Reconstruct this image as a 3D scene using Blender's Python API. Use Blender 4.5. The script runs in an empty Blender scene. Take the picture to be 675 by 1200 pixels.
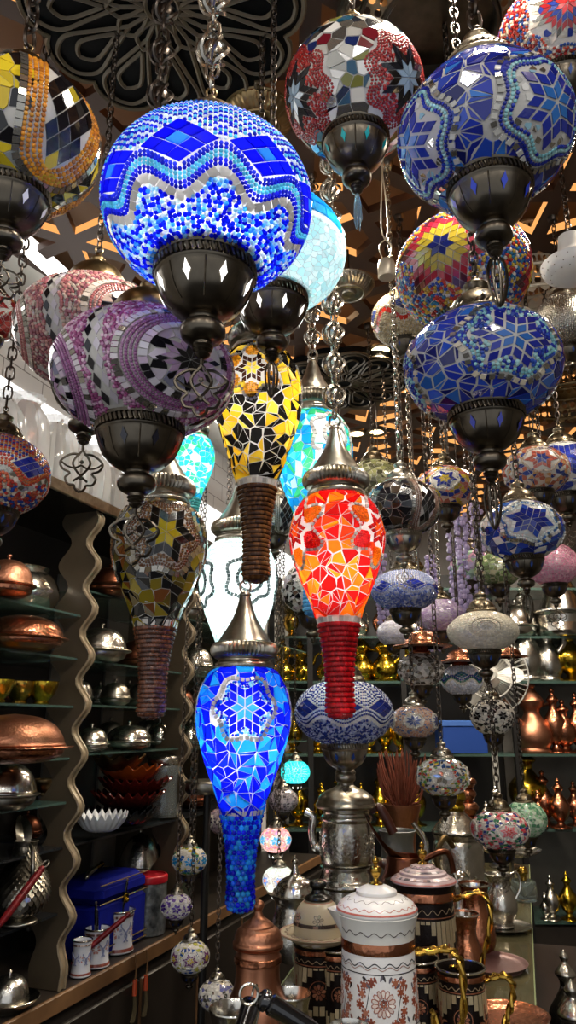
import bpy, math, random
from mathutils import Vector
random.seed(7)
PI = math.pi; TAU = 2*PI
C = bpy.context.scene.collection
# ---------------------------------------------------------------- camera model (photo is 675 x 1200)
F_PX = 867.0; EYE = (0.0, 0.0, 1.55)
PITCH = math.atan(250/F_PX); CP, SP = math.cos(PITCH), math.sin(PITCH)
def ray(px, py):
    x = (px-337.5)/F_PX; u = (600-py)/F_PX
    return (x, CP-u*SP, SP+u*CP)
def at(px, py, t):
    r = ray(px, py); return Vector((r[0]*t, r[1]*t, EYE[2]+r[2]*t))
def on_z(px, py, z):
    r = ray(px, py); t = (z-EYE[2])/r[2]; return Vector((r[0]*t, r[1]*t, z))
def on_y(px, py, y):
    r = ray(px, py); t = y/r[1]; return Vector((r[0]*t, y, EYE[2]+r[2]*t))
# left wall frame: origin on the front edge of the base cabinet, U along the wall, NW into the wall
F0 = (-.56, 2.15); U = (.335, .942); NW = (-.942, .335)
UA = math.atan2(U[1], U[0])
def lw(a, d, z): return Vector((F0[0]+U[0]*a+NW[0]*d, F0[1]+U[1]*a+NW[1]*d, z))
def on_left(px, py, d=0.0):
    r = ray(px, py); fx, fy = F0[0]+NW[0]*d, F0[1]+NW[1]*d
    t = (fx*U[1]-fy*U[0])/(r[0]*U[1]-r[1]*U[0])
    return Vector((r[0]*t, r[1]*t, EYE[2]+r[2]*t))
# ---------------------------------------------------------------- colours and materials
def lin(v): return v/12.92 if v <= .04045 else ((v+.055)/1.055)**2.4
def H(h): return tuple(lin(int(h[i:i+2], 16)/255) for i in (0, 2, 4))
def new_mat(name):
    m = bpy.data.materials.new(name); m.use_nodes = True
    nt = m.node_tree; nt.nodes.clear()
    out = nt.nodes.new('ShaderNodeOutputMaterial'); return m, nt, out
def mat(name, col, metal=0, rough=.5, bump=None, noise=None, spec=.5, trans=0, emit=None, attr=False, coat=0, alpha=1, ior=1.45):
    m, nt, out = new_mat(name)
    b = nt.nodes.new('ShaderNodeBsdfPrincipled'); nt.links.new(b.outputs[0], out.inputs[0])
    if isinstance(col, str): col = H(col)
    b.inputs['Base Color'].default_value = (*col, 1); b.inputs['Metallic'].default_value = metal
    b.inputs['Roughness'].default_value = rough; b.inputs['Specular IOR Level'].default_value = spec
    b.inputs['Transmission Weight'].default_value = trans; b.inputs['Coat Weight'].default_value = coat; b.inputs['Alpha'].default_value = alpha
    b.inputs['IOR'].default_value = ior
    if emit: b.inputs['Emission Color'].default_value = (*emit[0], 1); b.inputs['Emission Strength'].default_value = emit[1]
    tc = nt.nodes.new('ShaderNodeTexCoord')
    if attr:
        a = nt.nodes.new('ShaderNodeAttribute'); a.attribute_name = 'Col'; nt.links.new(a.outputs['Color'], b.inputs['Base Color'])
    if noise:      # (second colour, scale, contrast)
        c2 = H(noise[0]) if isinstance(noise[0], str) else noise[0]
        n = nt.nodes.new('ShaderNodeTexNoise'); n.inputs['Scale'].default_value = noise[1]; n.inputs['Detail'].default_value = 5
        nt.links.new(tc.outputs['Object'], n.inputs['Vector'])
        r = nt.nodes.new('ShaderNodeValToRGB'); r.color_ramp.elements[0].position = .5-noise[2]; r.color_ramp.elements[1].position = .5+noise[2]
        r.color_ramp.elements[0].color = (*col, 1); r.color_ramp.elements[1].color = (*c2, 1)
        nt.links.new(n.outputs[0], r.inputs[0]); nt.links.new(r.outputs[0], b.inputs['Base Color'])
    if bump:       # (scale, strength, kind)
        if len(bump) > 2 and bump[2] == 'v':
            n2 = nt.nodes.new('ShaderNodeTexVoronoi'); so = n2.outputs['Distance']
        else:
            n2 = nt.nodes.new('ShaderNodeTexNoise'); so = n2.outputs[0]; n2.inputs['Detail'].default_value = 3
        n2.inputs['Scale'].default_value = bump[0]; nt.links.new(tc.outputs['Object'], n2.inputs['Vector'])
        bp = nt.nodes.new('ShaderNodeBump'); bp.inputs['Strength'].default_value = bump[1]; bp.inputs['Distance'].default_value = .0016
        nt.links.new(so, bp.inputs['Height']); nt.links.new(bp.outputs[0], b.inputs['Normal'])
    return m
def glow_mat(name, transp, transl, attr, rough, gain=1.0):
    """glass of a lit lamp: light from the bulb inside comes through it"""
    m, nt, out = new_mat(name)
    p = nt.nodes.new('ShaderNodeBsdfPrincipled'); p.inputs['Roughness'].default_value = rough
    tl = nt.nodes.new('ShaderNodeBsdfTranslucent'); tr = nt.nodes.new('ShaderNodeBsdfTransparent')
    if attr:
        a = nt.nodes.new('ShaderNodeAttribute'); a.attribute_name = 'Col'
        nt.links.new(a.outputs['Color'], p.inputs['Base Color']); nt.links.new(a.outputs['Color'], tl.inputs['Color'])
    else:
        p.inputs['Base Color'].default_value = (.8, .8, .8, 1); tl.inputs['Color'].default_value = (.5, .5, .5, 1)
    m1 = nt.nodes.new('ShaderNodeMixShader'); m1.inputs[0].default_value = transl
    nt.links.new(p.outputs[0], m1.inputs[1]); nt.links.new(tl.outputs[0], m1.inputs[2])
    m2 = nt.nodes.new('ShaderNodeMixShader'); m2.inputs[0].default_value = transp
    nt.links.new(m1.outputs[0], m2.inputs[1]); nt.links.new(tr.outputs[0], m2.inputs[2]); nt.links.new(m2.outputs[0], out.inputs[0])
    return m
def emit_mat(name, col, s):
    m, nt, out = new_mat(name)
    e = nt.nodes.new('ShaderNodeEmission'); e.inputs[0].default_value = (*(H(col) if isinstance(col, str) else col), 1); e.inputs[1].default_value = s
    nt.links.new(e.outputs[0], out.inputs[0]); return m
M = {}
M['bronze'] = mat('antique_bronze', '8a7d66', 1, .32, bump=(60, .12), noise=('4c4336', 30, .25))
M['gun'] = mat('dark_bronze', '6e6659', 1, .29, noise=('37322c', 22, .3))
M['brass_old'] = mat('aged_brass', '9a835c', 1, .3, bump=(70, .35, 'v'), noise=('5e4f38', 30, .3))
M['silver_old'] = mat('old_silver', 'bcb6a8', 1, .28, noise=('716b60', 40, .28), bump=(90, .15))
M['silver'] = mat('silver_plate', 'd8d4ca', 1, .24, noise=('9d998f', 18, .3), bump=(110, .3, 'v'))
M['silver_smooth'] = mat('polished_silver', 'dedad0', 1, .18, noise=('aaa69c', 8, .3))
M['copper'] = mat('hammered_copper', 'c08262', 1, .27, bump=(120, .45, 'v'), noise=('8b5238', 14, .3))
M['copper_matte'] = mat('engraved_copper', 'c0876a', 1, .4, bump=(170, .35, 'v'), noise=('9c684e', 22, .3))
M['copper_dark'] = mat('dark_copper', '86523a', 1, .3, bump=(90, .3), noise=('4a2a1e', 14, .3))
M['brass'] = mat('polished_brass', 'c9a24a', 1, .2, bump=(50, .2), noise=('8a6a26', 18, .3))
M['gold'] = mat('bright_gold', 'd8b63c', 1, .2, noise=('8d701c', 20, .3))
M['enamel_white'] = mat('white_enamel', 'd9d7d2', 0, .22, coat=.5)
M['enamel_cream'] = mat('cream_enamel', 'c8bba0', 0, .3)
M['black'] = mat('black_lacquer', '14120f', 0, .25)
M['black_handle'] = mat('black_handle', '0b0b0d', 0, .18, coat=.6)
M['wood_brown'] = mat('dark_brown_handle', '3a1a12', 0, .3)
M['grout'] = mat('white_grout', 'bdbab4', 0, .35, bump=(300, .2))
M['tile'] = mat('glass_tile', (1, 1, 1), 0, .1, attr=True, spec=.7, bump=(220, .06))
M['mirror'] = mat('mirror_tile', 'a8a49a', .85, .14, bump=(150, .12))
M['grout_lit'] = glow_mat('lit_frosted_glass', .22, .45, False, .3)
M['tile_lit'] = glow_mat('lit_glass_tile', 0, .8, True, .1)
M['mirror_lit'] = glow_mat('lit_grey_tile', 0, .25, True, .15)
M['paint'] = mat('painted_enamel', (1, 1, 1), 0, .3, attr=True)
M['relief'] = mat('embossed_copper', (1, 1, 1), .6, .38, attr=True, bump=(200, .5))
M['glass'] = mat('clear_glass', 'dfeeea', 0, .04, trans=.9, spec=.5)
M['shelf_glass'] = mat('shelf_glass', '4c665e', 0, .06, alpha=.5)
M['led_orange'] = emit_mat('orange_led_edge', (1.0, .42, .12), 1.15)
# ---------------------------------------------------------------- mesh builder
class MB:
    def __init__(s): s.V = []; s.F = []; s.Mi = []; s.Cl = []; s.Sm = []
    def raw(s, V, F, mi=0, col=(1, 1, 1), smooth=True):
        o = len(s.V); s.V.extend(V)
        for f in F: s.F.append([i+o for i in f])
        n = len(F); s.Mi += [mi]*n; s.Cl += [col]*n; s.Sm += [smooth]*n
        return s
    def lathe(s, prof, n=32, mi=0, col=(1, 1, 1), c=(0, 0, 0), sm=0, flute=None, rib=None, sx=1, sy=1, smooth=True):
        prof = [tuple(p) for p in prof]
        if sm: prof = spline2(prof, sm)
        if prof[0][1] > prof[-1][1]+1e-9: prof = prof[::-1]
        V = []; rings = []
        for r, z in prof:
            if r < 1e-6: rings.append((len(V), 1)); V.append((c[0], c[1], c[2]+z)); continue
            rings.append((len(V), n))
            for k in range(n):
                a = TAU*k/n; rr = r
                if flute and flute[2] <= z <= flute[3]: rr = r*(1+flute[1]*abs(math.sin(flute[0]*a/2))-flute[1]*.5)
                V.append((c[0]+rr*math.cos(a)*sx, c[1]+rr*math.sin(a)*sy, c[2]+z))
        F = []
        for (a, na), (b, nb) in zip(rings, rings[1:]):
            for k in range(n):
                k2 = (k+1) % n
                if na == 1 and nb == 1: continue
                if na == 1: F.append([a, b+k2, b+k])
                elif nb == 1: F.append([a+k, a+k2, b])
                else: F.append([a+k, a+k2, b+k2, b+k])
        return s.raw(V, F, mi, col, smooth)
    def tube(s, path, r, n=6, closed=False, mi=0, col=(1, 1, 1), cap=True, twist=None):
        P = [Vector(p) for p in path]; m = len(P)
        if m < 2: return s
        R = r if isinstance(r, (list, tuple)) else [r]*m
        T = []
        for i in range(m):
            a = P[i-1] if (i or closed) else P[i]; b = P[(i+1) % m] if (i < m-1 or closed) else P[i]
            d = b-a; T.append(d.normalized() if d.length > 1e-9 else Vector((0, 0, 1)))
        up = Vector((0, 0, 1)) if abs(T[0].z) < .9 else Vector((1, 0, 0))
        X = T[0].cross(up).normalized(); V = []
        for i in range(m):
            X = (X-T[i]*X.dot(T[i])); X = X.normalized() if X.length > 1e-6 else T[i].orthogonal().normalized()
            Y = T[i].cross(X)
            for k in range(n):
                a = TAU*k/n; q = R[i]
                if twist: q = R[i]*(1+twist[1]*math.cos(2*(a)+twist[0]*i)); 
                V.append(tuple(P[i]+X*(q*math.cos(a))+Y*(q*math.sin(a))))
        F = []
        for i in range(m if closed else m-1):
            j = (i+1) % m
            for k in range(n): F.append([i*n+k, i*n+(k+1) % n, j*n+(k+1) % n, j*n+k])
        if cap and not closed: F.append(list(range(n))[::-1]); F.append([(m-1)*n+k for k in range(n)])
        return s.raw(V, F, mi, col)
    def box(s, c, d, mi=0, col=(1, 1, 1), rz=0, bev=0):
        x, y, z = d[0]/2, d[1]/2, d[2]/2; ca, sa = math.cos(rz), math.sin(rz)
        if bev:
            b = bev; V = []
            for sz in (-1, 1):
                for ins, zz in ((b, z), (0, z-b)) if sz > 0 else ((b, z), (0, z-b)):
                    pass
            lv = [(-z, b), (-z+b, 0), (z-b, 0), (z, b)]
            for zz, i in lv:
                X, Y = x-i, y-i
                for px, py in ((-X+b, -Y), (X-b, -Y), (X, -Y+b), (X, Y-b), (X-b, Y), (-X+b, Y), (-X, Y-b), (-X, -Y+b)):
                    V.append((c[0]+px*ca-py*sa, c[1]+px*sa+py*ca, c[2]+zz))
            F = [[7, 6, 5, 4, 3, 2, 1, 0], [24+i for i in range(8)]]
            for l in range(3):
                for k in range(8): F.append([l*8+k, l*8+(k+1) % 8, l*8+8+(k+1) % 8, l*8+8+k])
            return s.raw(V, F, mi, col, False)
        V = [(c[0]+a*x*ca-b*y*sa, c[1]+a*x*sa+b*y*ca, c[2]+e*z) for a, b, e in
             ((-1, -1, -1), (1, -1, -1), (1, 1, -1), (-1, 1, -1), (-1, -1, 1), (1, -1, 1), (1, 1, 1), (-1, 1, 1))]
        return s.raw(V, [[3, 2, 1, 0], [4, 5, 6, 7], [0, 1, 5, 4], [1, 2, 6, 5], [2, 3, 7, 6], [3, 0, 4, 7]], mi, col, False)
    def prism(s, poly, z0, z1, mi=0, col=(1, 1, 1), tf=None):
        """extrude a 2D outline (x, y) from z0 to z1; tf maps the finished points"""
        n = len(poly); V = [(x, y, z0) for x, y in poly]+[(x, y, z1) for x, y in poly]
        if tf: V = [tuple(tf(*v)) for v in V]
        F = [list(range(n))[::-1], [n+i for i in range(n)]]+[[i, (i+1) % n, n+(i+1) % n, n+i] for i in range(n)]
        return s.raw(V, F, mi, col, False)
    def ball(s, c, r, mi=0, col=(1, 1, 1), n=10, sz=1):
        k = max(4, n//2)
        return s.lathe([(r*math.sin(PI*i/k), -r*sz*math.cos(PI*i/k)) for i in range(k+1)], n, mi, col, c)
    def ring_balls(s, R, z, r, cnt, mi=0, col=(1, 1, 1)):
        for k in range(cnt):
            a = TAU*k/cnt; s.ball((R*math.cos(a), R*math.sin(a), z), r, mi, col, 6)
        return s
    def build(s, name, mats, parent=None, off=(0, 0, 0), angle=42):
        me = bpy.data.meshes.new(name); me.from_pydata(s.V, [], s.F)
        if not isinstance(mats, (list, tuple)): mats = [mats]
        for m in mats: me.materials.append(M[m] if isinstance(m, str) else m)
        me.polygons.foreach_set('material_index', [min(i, len(mats)-1) for i in s.Mi])
        me.polygons.foreach_set('use_smooth', s.Sm)
        a = me.attributes.new('Col', 'FLOAT_COLOR', 'FACE')
        fl = []
        for c in s.Cl: fl += [c[0], c[1], c[2], 1.0]
        a.data.foreach_set('color', fl)
        me.set_sharp_from_angle(angle=math.radians(angle)); me.update()
        o = bpy.data.objects.new(name, me); C.objects.link(o); o.location = off
        if parent: o.parent = parent
        return o
def spline2(P, k):
    """Catmull-Rom through 2D points; a doubled point stays a corner"""
    out = []
    for i in range(len(P)-1):
        p1, p2 = P[i], P[i+1]
        if p1 == p2: continue
        p0 = P[i-1] if i else p1; p3 = P[i+2] if i+2 < len(P) else p2
        for j in range(k):
            t = j/k
            out.append(tuple(.5*(2*b+(c-a)*t+(2*a-5*b+4*c-d)*t*t+(3*b-a-3*c+d)*t**3) for a, b, c, d in zip(p0, p1, p2, p3)))
    out.append(P[-1])
    return [(max(0, x[0]), *x[1:]) for x in out] if len(P[0]) == 2 else out
def sp3(P, k=8): return spline2([tuple(p) for p in P], k)
def tag(o, label=None, cat=None, group=None, kind=None):
    if label: o['label'] = label
    if cat: o['category'] = cat
    if group: o['group'] = group
    if kind: o['kind'] = kind
    return o
def thing(name, label, cat, loc=(0, 0, 0), rz=0, group=None):
    o = bpy.data.objects.new(name, None); C.objects.link(o); o.location = loc; o.rotation_euler = (0, 0, rz); o.empty_display_size = .05
    return tag(o, label, cat, group)
def dup(root, loc, rz=None, label=None, group=None, scale=1.0):
    r = root.copy(); C.objects.link(r); r.location = loc
    if rz is not None: r.rotation_euler = (0, 0, rz)
    r.scale = root.scale*scale
    if label: r['label'] = label
    if group: r['group'] = group
    for ch in list(root.children):
        c = ch.copy(); C.objects.link(c); c.parent = r
        for g in ch.children:
            d = g.copy(); C.objects.link(d); d.parent = c
    return r
def light(name, kind, loc, energy, col=(1, 1, 1), size=.1, parent=None, rot=None, spot=None):
    d = bpy.data.lights.new(name, kind); d.energy = energy; d.color = col
    if kind == 'AREA':
        d.shape = 'RECTANGLE'
        d.size, d.size_y = size if isinstance(size, tuple) else (size, size)
    else: d.shadow_soft_size = size
    if kind == 'SPOT': d.spot_size = math.radians(spot or 90); d.spot_blend = .6
    o = bpy.data.objects.new(name, d); C.objects.link(o); o.location = loc
    if rot: o.rotation_euler = rot
    if parent: o.parent = parent
    return o
def jit(c, a=.16):
    k = 1+random.uniform(-a, a); return tuple(min(1, x*k) for x in c)
# ---------------------------------------------------------------- mosaic on a surface of revolution
class Surf:
    """profile from top to bottom; s is length along it (on a globe: R times the angle from the top)"""
    def __init__(s, R, h=None, prof=None, a0=.4, a1=PI-.42, cone=None):
        N = 240; s.R = R; s.sph = prof is None
        if s.sph:
            s.S = PI*R; s.sa, s.sb = a0*R, a1*R; s.tr = []; s.tz = []
            for i in range(N+1):
                a = PI*i/N; s.tr.append(R*math.sin(a)); s.tz.append(cone[0]*R*((1-cone[1])*math.cos(a)+cone[1]*(1-math.sin(a))) if cone and a < PI/2 else h*math.cos(a))
        else:
            L = [0]
            for p, q in zip(prof, prof[1:]): L.append(L[-1]+math.dist(p, q))
            s.S = L[-1]; s.sa, s.sb = 0, s.S; s.tr = []; s.tz = []; j = 0
            for i in range(N+1):
                x = s.S*i/N
                while j < len(L)-2 and L[j+1] < x: j += 1
                f = (x-L[j])/max(1e-9, L[j+1]-L[j]); f = min(1, max(0, f))
                s.tr.append(prof[j][0]+(prof[j+1][0]-prof[j][0])*f); s.tz.append(prof[j][1]+(prof[j+1][1]-prof[j][1])*f)
        s.N = N
    def rz(s, q):
        x = q/s.S*s.N; i = int(x); i = max(0, min(s.N-1, i)); f = min(1, max(0, x-i))
        return s.tr[i]+(s.tr[i+1]-s.tr[i])*f, s.tz[i]+(s.tz[i+1]-s.tz[i])*f
    def P(s, th, q):
        r, z = s.rz(q); return (r*math.sin(th), -r*math.cos(th), z)
    def nrm(s, th, q):
        i = max(1, min(s.N-1, int(q/s.S*s.N+.5))); dr = s.tr[i+1]-s.tr[i-1]; dz = s.tz[i+1]-s.tz[i-1]
        l = math.hypot(dr, dz) or 1; nr, nz = -dz/l, dr/l
        return (nr*math.sin(th), -nr*math.cos(th), nz)
    def local(s, c, dx, dy):
        if not s.sph:
            q = c[1]-dy; return (c[0]+dx/max(s.rz(min(s.S, max(0, q)))[0], 1e-4), q)
        rho = math.hypot(dx, dy)/s.R
        if rho < 1e-9: return c
        a = math.atan2(dx, dy); l0 = PI/2-c[1]/s.R
        sl = math.sin(l0)*math.cos(rho)+math.cos(l0)*math.sin(rho)*math.cos(a); la = math.asin(max(-1, min(1, sl)))
        return (c[0]+math.atan2(math.sin(a)*math.sin(rho)*math.cos(l0), math.cos(rho)-math.sin(l0)*sl), s.R*(PI/2-la))
    def inv(s, c, th, q):
        d = (th-c[0]+PI) % TAU-PI
        if not s.sph: return d*s.rz(q)[0], c[1]-q
        l0 = PI/2-c[1]/s.R; la = PI/2-q/s.R
        cr = math.sin(l0)*math.sin(la)+math.cos(l0)*math.cos(la)*math.cos(d); rho = math.acos(max(-1, min(1, cr)))
        a = math.atan2(math.sin(d)*math.cos(la), math.cos(l0)*math.sin(la)-math.sin(l0)*math.cos(la)*math.cos(d))
        return s.R*rho*math.sin(a), s.R*rho*math.cos(a)
    def prof(s, n=40):
        return [s.rz(s.sa+(s.sb-s.sa)*i/n) for i in range(n+1)]
def pick(cols):
    c = random.choice(cols); return c
class Mosaic:
    def __init__(s, S, mb, gap=.0011, lift=.0007):
        s.S = S; s.mb = mb; s.gap = gap; s.lift = lift; s.ex = []; s.beadl = []
    def free(s, th, q): return not any(f(th, q) for f in s.ex)
    def tile(s, pts, col, h=0, gap=None, tilt=.05):
        S = s.S
        if all(q < S.sa or q > S.sb for _, q in pts): return
        pts = [(a, min(S.sb, max(S.sa, q))) for a, q in pts]
        P = [Vector(S.P(a, b)) for a, b in pts]; n = len(P); c = sum(P, Vector())/n
        nv = Vector()
        for i in range(n): nv += (P[i]-c).cross(P[(i+1) % n]-c)
        if nv.length < 1e-12: return
        nv.normalize(); am = sum(a for a, _ in pts)/n; bm = sum(b for _, b in pts)/n
        if nv.dot(Vector(S.nrm(am, bm))) < 0: P.reverse(); nv = -nv
        ml = sum((p-c).length for p in P)/n; k = max(.35, 1-(gap if gap is not None else s.gap)/max(ml, 1e-5)*.75)
        pc = Vector(S.P(am, bm)); sag = max(0.0, (pc-c).dot(nv))
        t1 = Vector((random.uniform(-tilt, tilt), random.uniform(-tilt, tilt), random.uniform(-tilt, tilt)))
        hh = s.lift+h+sag; Q = []
        for p in P:
            d = (p-c)*k; Q.append(p-(p-c)*(1-k)+nv*(hh+t1.dot(d)))
        B = [p-nv*(hh*1.5) for p in Q]
        mi = 2 if col == 'm' else 1
        cc = jit((.5, .48, .45), .35) if col == 'm' else jit(col)
        s.mb.raw([tuple(v) for v in Q+B], [list(range(n))]+[[n+i, n+(i+1) % n, (i+1) % n, i] for i in range(n)], mi, cc, False)
    def ltile(s, c, pts, col, h=0, **k): s.tile([s.S.local(c, x, y) for x, y in pts], col, h, **k)
    def bead(s, th, q, col, r):
        if s.S.sa <= q <= s.S.sb: s.beadl.append((th, q, col, r))
    def flush(s):
        S = s.S
        for th, q, col, r in s.beadl:
            p = S.P(th, q); n = S.nrm(th, q); t = (math.cos(th), math.sin(th), 0)
            b = (n[1]*t[2]-n[2]*t[1], n[2]*t[0]-n[0]*t[2], n[0]*t[1]-n[1]*t[0]); V = []
            for rr, hh in ((1, 0), (.8, .62)):
                for k in range(6):
                    x, y = r*rr*math.cos(k*PI/3), r*rr*math.sin(k*PI/3); z = r*hh
                    V.append((p[0]+t[0]*x+b[0]*y+n[0]*z, p[1]+t[1]*x+b[1]*y+n[1]*z, p[2]+t[2]*x+b[2]*y+n[2]*z))
            V.append((p[0]+n[0]*r, p[1]+n[1]*r, p[2]+n[2]*r))
            s.mb.raw(V, [[k, 6+k, 6+(k+1) % 6, (k+1) % 6] for k in range(6)]+[[6+k, 12, 6+(k+1) % 6] for k in range(6)], 1, jit(col, .25), True)
        # outward winding
        s.beadl = []
    def points(s, pitch, q0=None, q1=None, j=.32, sq=.9):
        S = s.S; q0 = S.sa if q0 is None else q0; q1 = S.sb if q1 is None else q1
        out = []; nr = max(1, int(round((q1-q0)/(pitch*sq))))
        for i in range(nr):
            q = q0+(i+.5)*(q1-q0)/nr; r = S.rz(q)[0]; m = max(3, int(round(TAU*r/pitch))); o = random.random()
            for k in range(m):
                out.append(((k+o+random.uniform(-j, j))*TAU/m, q+random.uniform(-j, j)*pitch))
        return out
    def crazy(s, cell, cols, q0=None, q1=None, split=.6, h=0, gap=None):
        S = s.S; q0 = S.sa if q0 is None else q0; q1 = S.sb if q1 is None else q1
        pts = s.points(cell, q0, q1); n = len(pts)
        XYZ = [S.P(*p) for p in pts]
        rows = sorted(range(n), key=lambda i: pts[i][1])
        for ii, i in enumerate(rows):
            th, q = pts[i]
            if not s.free(th, q): continue
            c = (th, q); nb = []
            for step in (-1, 1):
                j = ii+step
                while 0 <= j < n and abs(pts[rows[j]][1]-q) < cell*2.2:
                    k = rows[j]; dd = math.dist(XYZ[i], XYZ[k])
                    if dd < cell*2.6: nb.append((dd, k))
                    j += step
            nb.sort(); poly = [(-cell, -cell), (cell, -cell), (cell, cell), (-cell, cell)]
            for dd, k in nb[:16]:
                x, y = S.inv(c, *pts[k]); l2 = (x*x+y*y)/2; new = []
                for a, b in zip(poly, poly[1:]+poly[:1]):
                    da = a[0]*x+a[1]*y-l2; db = b[0]*x+b[1]*y-l2
                    if da <= 0: new.append(a)
                    if (da < 0 < db) or (db < 0 < da):
                        f = da/(da-db); new.append((a[0]+(b[0]-a[0])*f, a[1]+(b[1]-a[1])*f))
                poly = new
                if len(poly) < 3: break
            if len(poly) < 3: continue
            yl = q-(q1 if False else q1); 
            poly = [(x, max(min(y, q-q0), q-q1)) for x, y in poly] if not S.sph else poly
            parts = [poly]
            if random.random() < split and len(poly) > 3:
                m = len(poly); a = random.randrange(m); b = (a+m//2) % m; a, b = min(a, b), max(a, b)
                parts = [poly[a:b+1], poly[b:]+poly[:a+1]]
            if split > .65:
                p2 = []
                for pp in parts:
                    if len(pp) >= 4 and random.random() < .6:
                        a = random.randrange(2); b = a+len(pp)//2; p2 += [pp[a:b+1], pp[b:]+pp[:a+1]]
                    else: p2.append(pp)
                parts = p2
            for pp in parts:
                if len(pp) >= 3: s.ltile(c, pp, pick(cols), h, gap=gap)
    def bead_fill(s, pitch, cols, q0=None, q1=None, test=None):
        for th, q in s.points(pitch, q0, q1, .2, .88):
            if s.free(th, q) and (test is None or test(th, q)): s.bead(th, q, pick(cols), pitch*.55)
    def curve(s, c, path, kind, col, size, closed=True, h=.0022):
        """row of beads or square tiles along a local path"""
        P = list(path)+([path[0]] if closed else []); L = [0]
        for a, b in zip(P, P[1:]): L.append(L[-1]+math.dist(a, b))
        n = max(2, int(round(L[-1]/size))); st = L[-1]/n; j = 0
        for i in range(n):
            d = (i+.5)*st
            while j < len(L)-2 and L[j+1] < d: j += 1
            a, b = P[j], P[j+1]; f = (d-L[j])/max(1e-9, L[j+1]-L[j]); x, y = a[0]+(b[0]-a[0])*f, a[1]+(b[1]-a[1])*f
            if kind == 'b': s.bead(*s.S.local(c, x, y), pick(col), size*.48)
            else:
                l = math.dist(a, b) or 1; tx, ty = (b[0]-a[0])/l*st/2, (b[1]-a[1])/l*st/2; k = size/st; nx, ny = -ty*k, tx*k
                s.ltile(c, [(x-tx-nx, y-ty-ny), (x+tx-nx, y+ty-ny), (x+tx+nx, y+ty+ny), (x-tx+nx, y-ty+ny)], pick(col), h)
    def band(s, q, size, cols, hgt=None):
        r = s.S.rz(q)[0]; n = max(6, int(round(TAU*r/size))); hh = (hgt or size)/2
        for k in range(n):
            a, b = TAU*k/n, TAU*(k+1)/n
            s.tile([(a, q-hh), (b, q-hh), (b, q+hh), (a, q+hh)], pick(cols), .0003)
    def star(s, c, n, m, e, cols, rot=0, h=.0004):
        for k in range(n):
            a = TAU*k/n+rot; b = a+TAU/n; u = (math.sin(a), math.cos(a)); v = (math.sin(b), math.cos(b))
            for i in range(m):
                for j in range(m):
                    q = [(i, j), (i+1, j), (i+1, j+1), (i, j+1)]
                    cl = cols[min(i+j, len(cols)-1)]
                    s.ltile(c, [((x*u[0]+y*v[0])*e, (x*u[1]+y*v[1])*e) for x, y in q], pick(cl) if isinstance(cl, list) else cl, h)
def in_star(x, y, n, r, rot):
    """inside the outline made by n diamonds of edge r"""
    d = math.hypot(x, y)
    if d < 1e-9: return True
    a = (math.atan2(x, y)-rot) % (TAU/n); w = TAU/n
    # x*u + y*v with u at angle 0 and v at angle w
    j = d*math.sin(a)/math.sin(w); i = d*math.cos(a)-j*math.cos(w)
    return i <= r and j <= r
def lob(R0, amp, n, rot, k=72):
    return [((R0*(1+amp*math.cos(n*(TAU*i/k-rot)))*math.sin(TAU*i/k)), (R0*(1+amp*math.cos(n*(TAU*i/k-rot)))*math.cos(TAU*i/k))) for i in range(k)]
def pat_star(mo, R, nm=4, lat=0, n=6, m=2, e=.17, sc=(), rot=0, amp=.06, bord=(), inner=None, outer=(), cell=.19, off=0, split=.6, beadouter=None, ends=True, between=None):
    S = mo.S; q0 = (S.R*(PI/2)-lat*R) if S.sph else lat*R; e *= R
    tip = m*e*2*math.cos(PI/n); rot2 = rot+PI/n
    cents = [(TAU*k/nm+off, q0) for k in range(nm)]
    r0 = tip*1.0/(1+amp)+.012*R; rr = r0; rows = []
    for kind, col, sz in bord:
        sz *= R; rows.append((kind, col, sz, rr+sz/2)); rr += sz*1.02
    rout = rr
    for c in cents:
        mo.star(c, n, m, e, sc, rot)
        if inner:
            f = lambda th, q, c=c: in_star(*S.inv(c, th, q), n, m*e*1.03, rot) or math.hypot(*S.inv(c, th, q)) > r0*(1+amp*math.cos(n*(math.atan2(*S.inv(c, th, q))-rot2)))*.985
            mo.ex = [f]
            if inner[0] == 'b': mo.bead_fill(inner[2]*R, inner[1], max(S.sa, q0-r0*1.2), min(S.sb, q0+r0*1.2))
            else: mo.crazy(inner[2]*R, inner[1], max(S.sa, q0-r0*1.2), min(S.sb, q0+r0*1.2), split=inner[3] if len(inner) > 3 else .3)
        for kind, col, sz, r in rows: mo.curve(c, lob(r, amp*r0/r, n, rot2), kind, col, sz)
    def exo(th, q):
        for c in cents:
            x, y = S.inv(c, th, q); d = math.hypot(x, y)
            if d < rout*(1+amp*r0/rout*math.cos(n*(math.atan2(x, y)-rot2)))-cell*R*.22: return True
        return False
    mo.ex = [exo]
    if between: between(mo, cents, exo)
    if beadouter: mo.bead_fill(beadouter[1]*R, beadouter[0])
    else: mo.crazy(cell*R, outer, split=split)
    mo.ex = []
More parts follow.
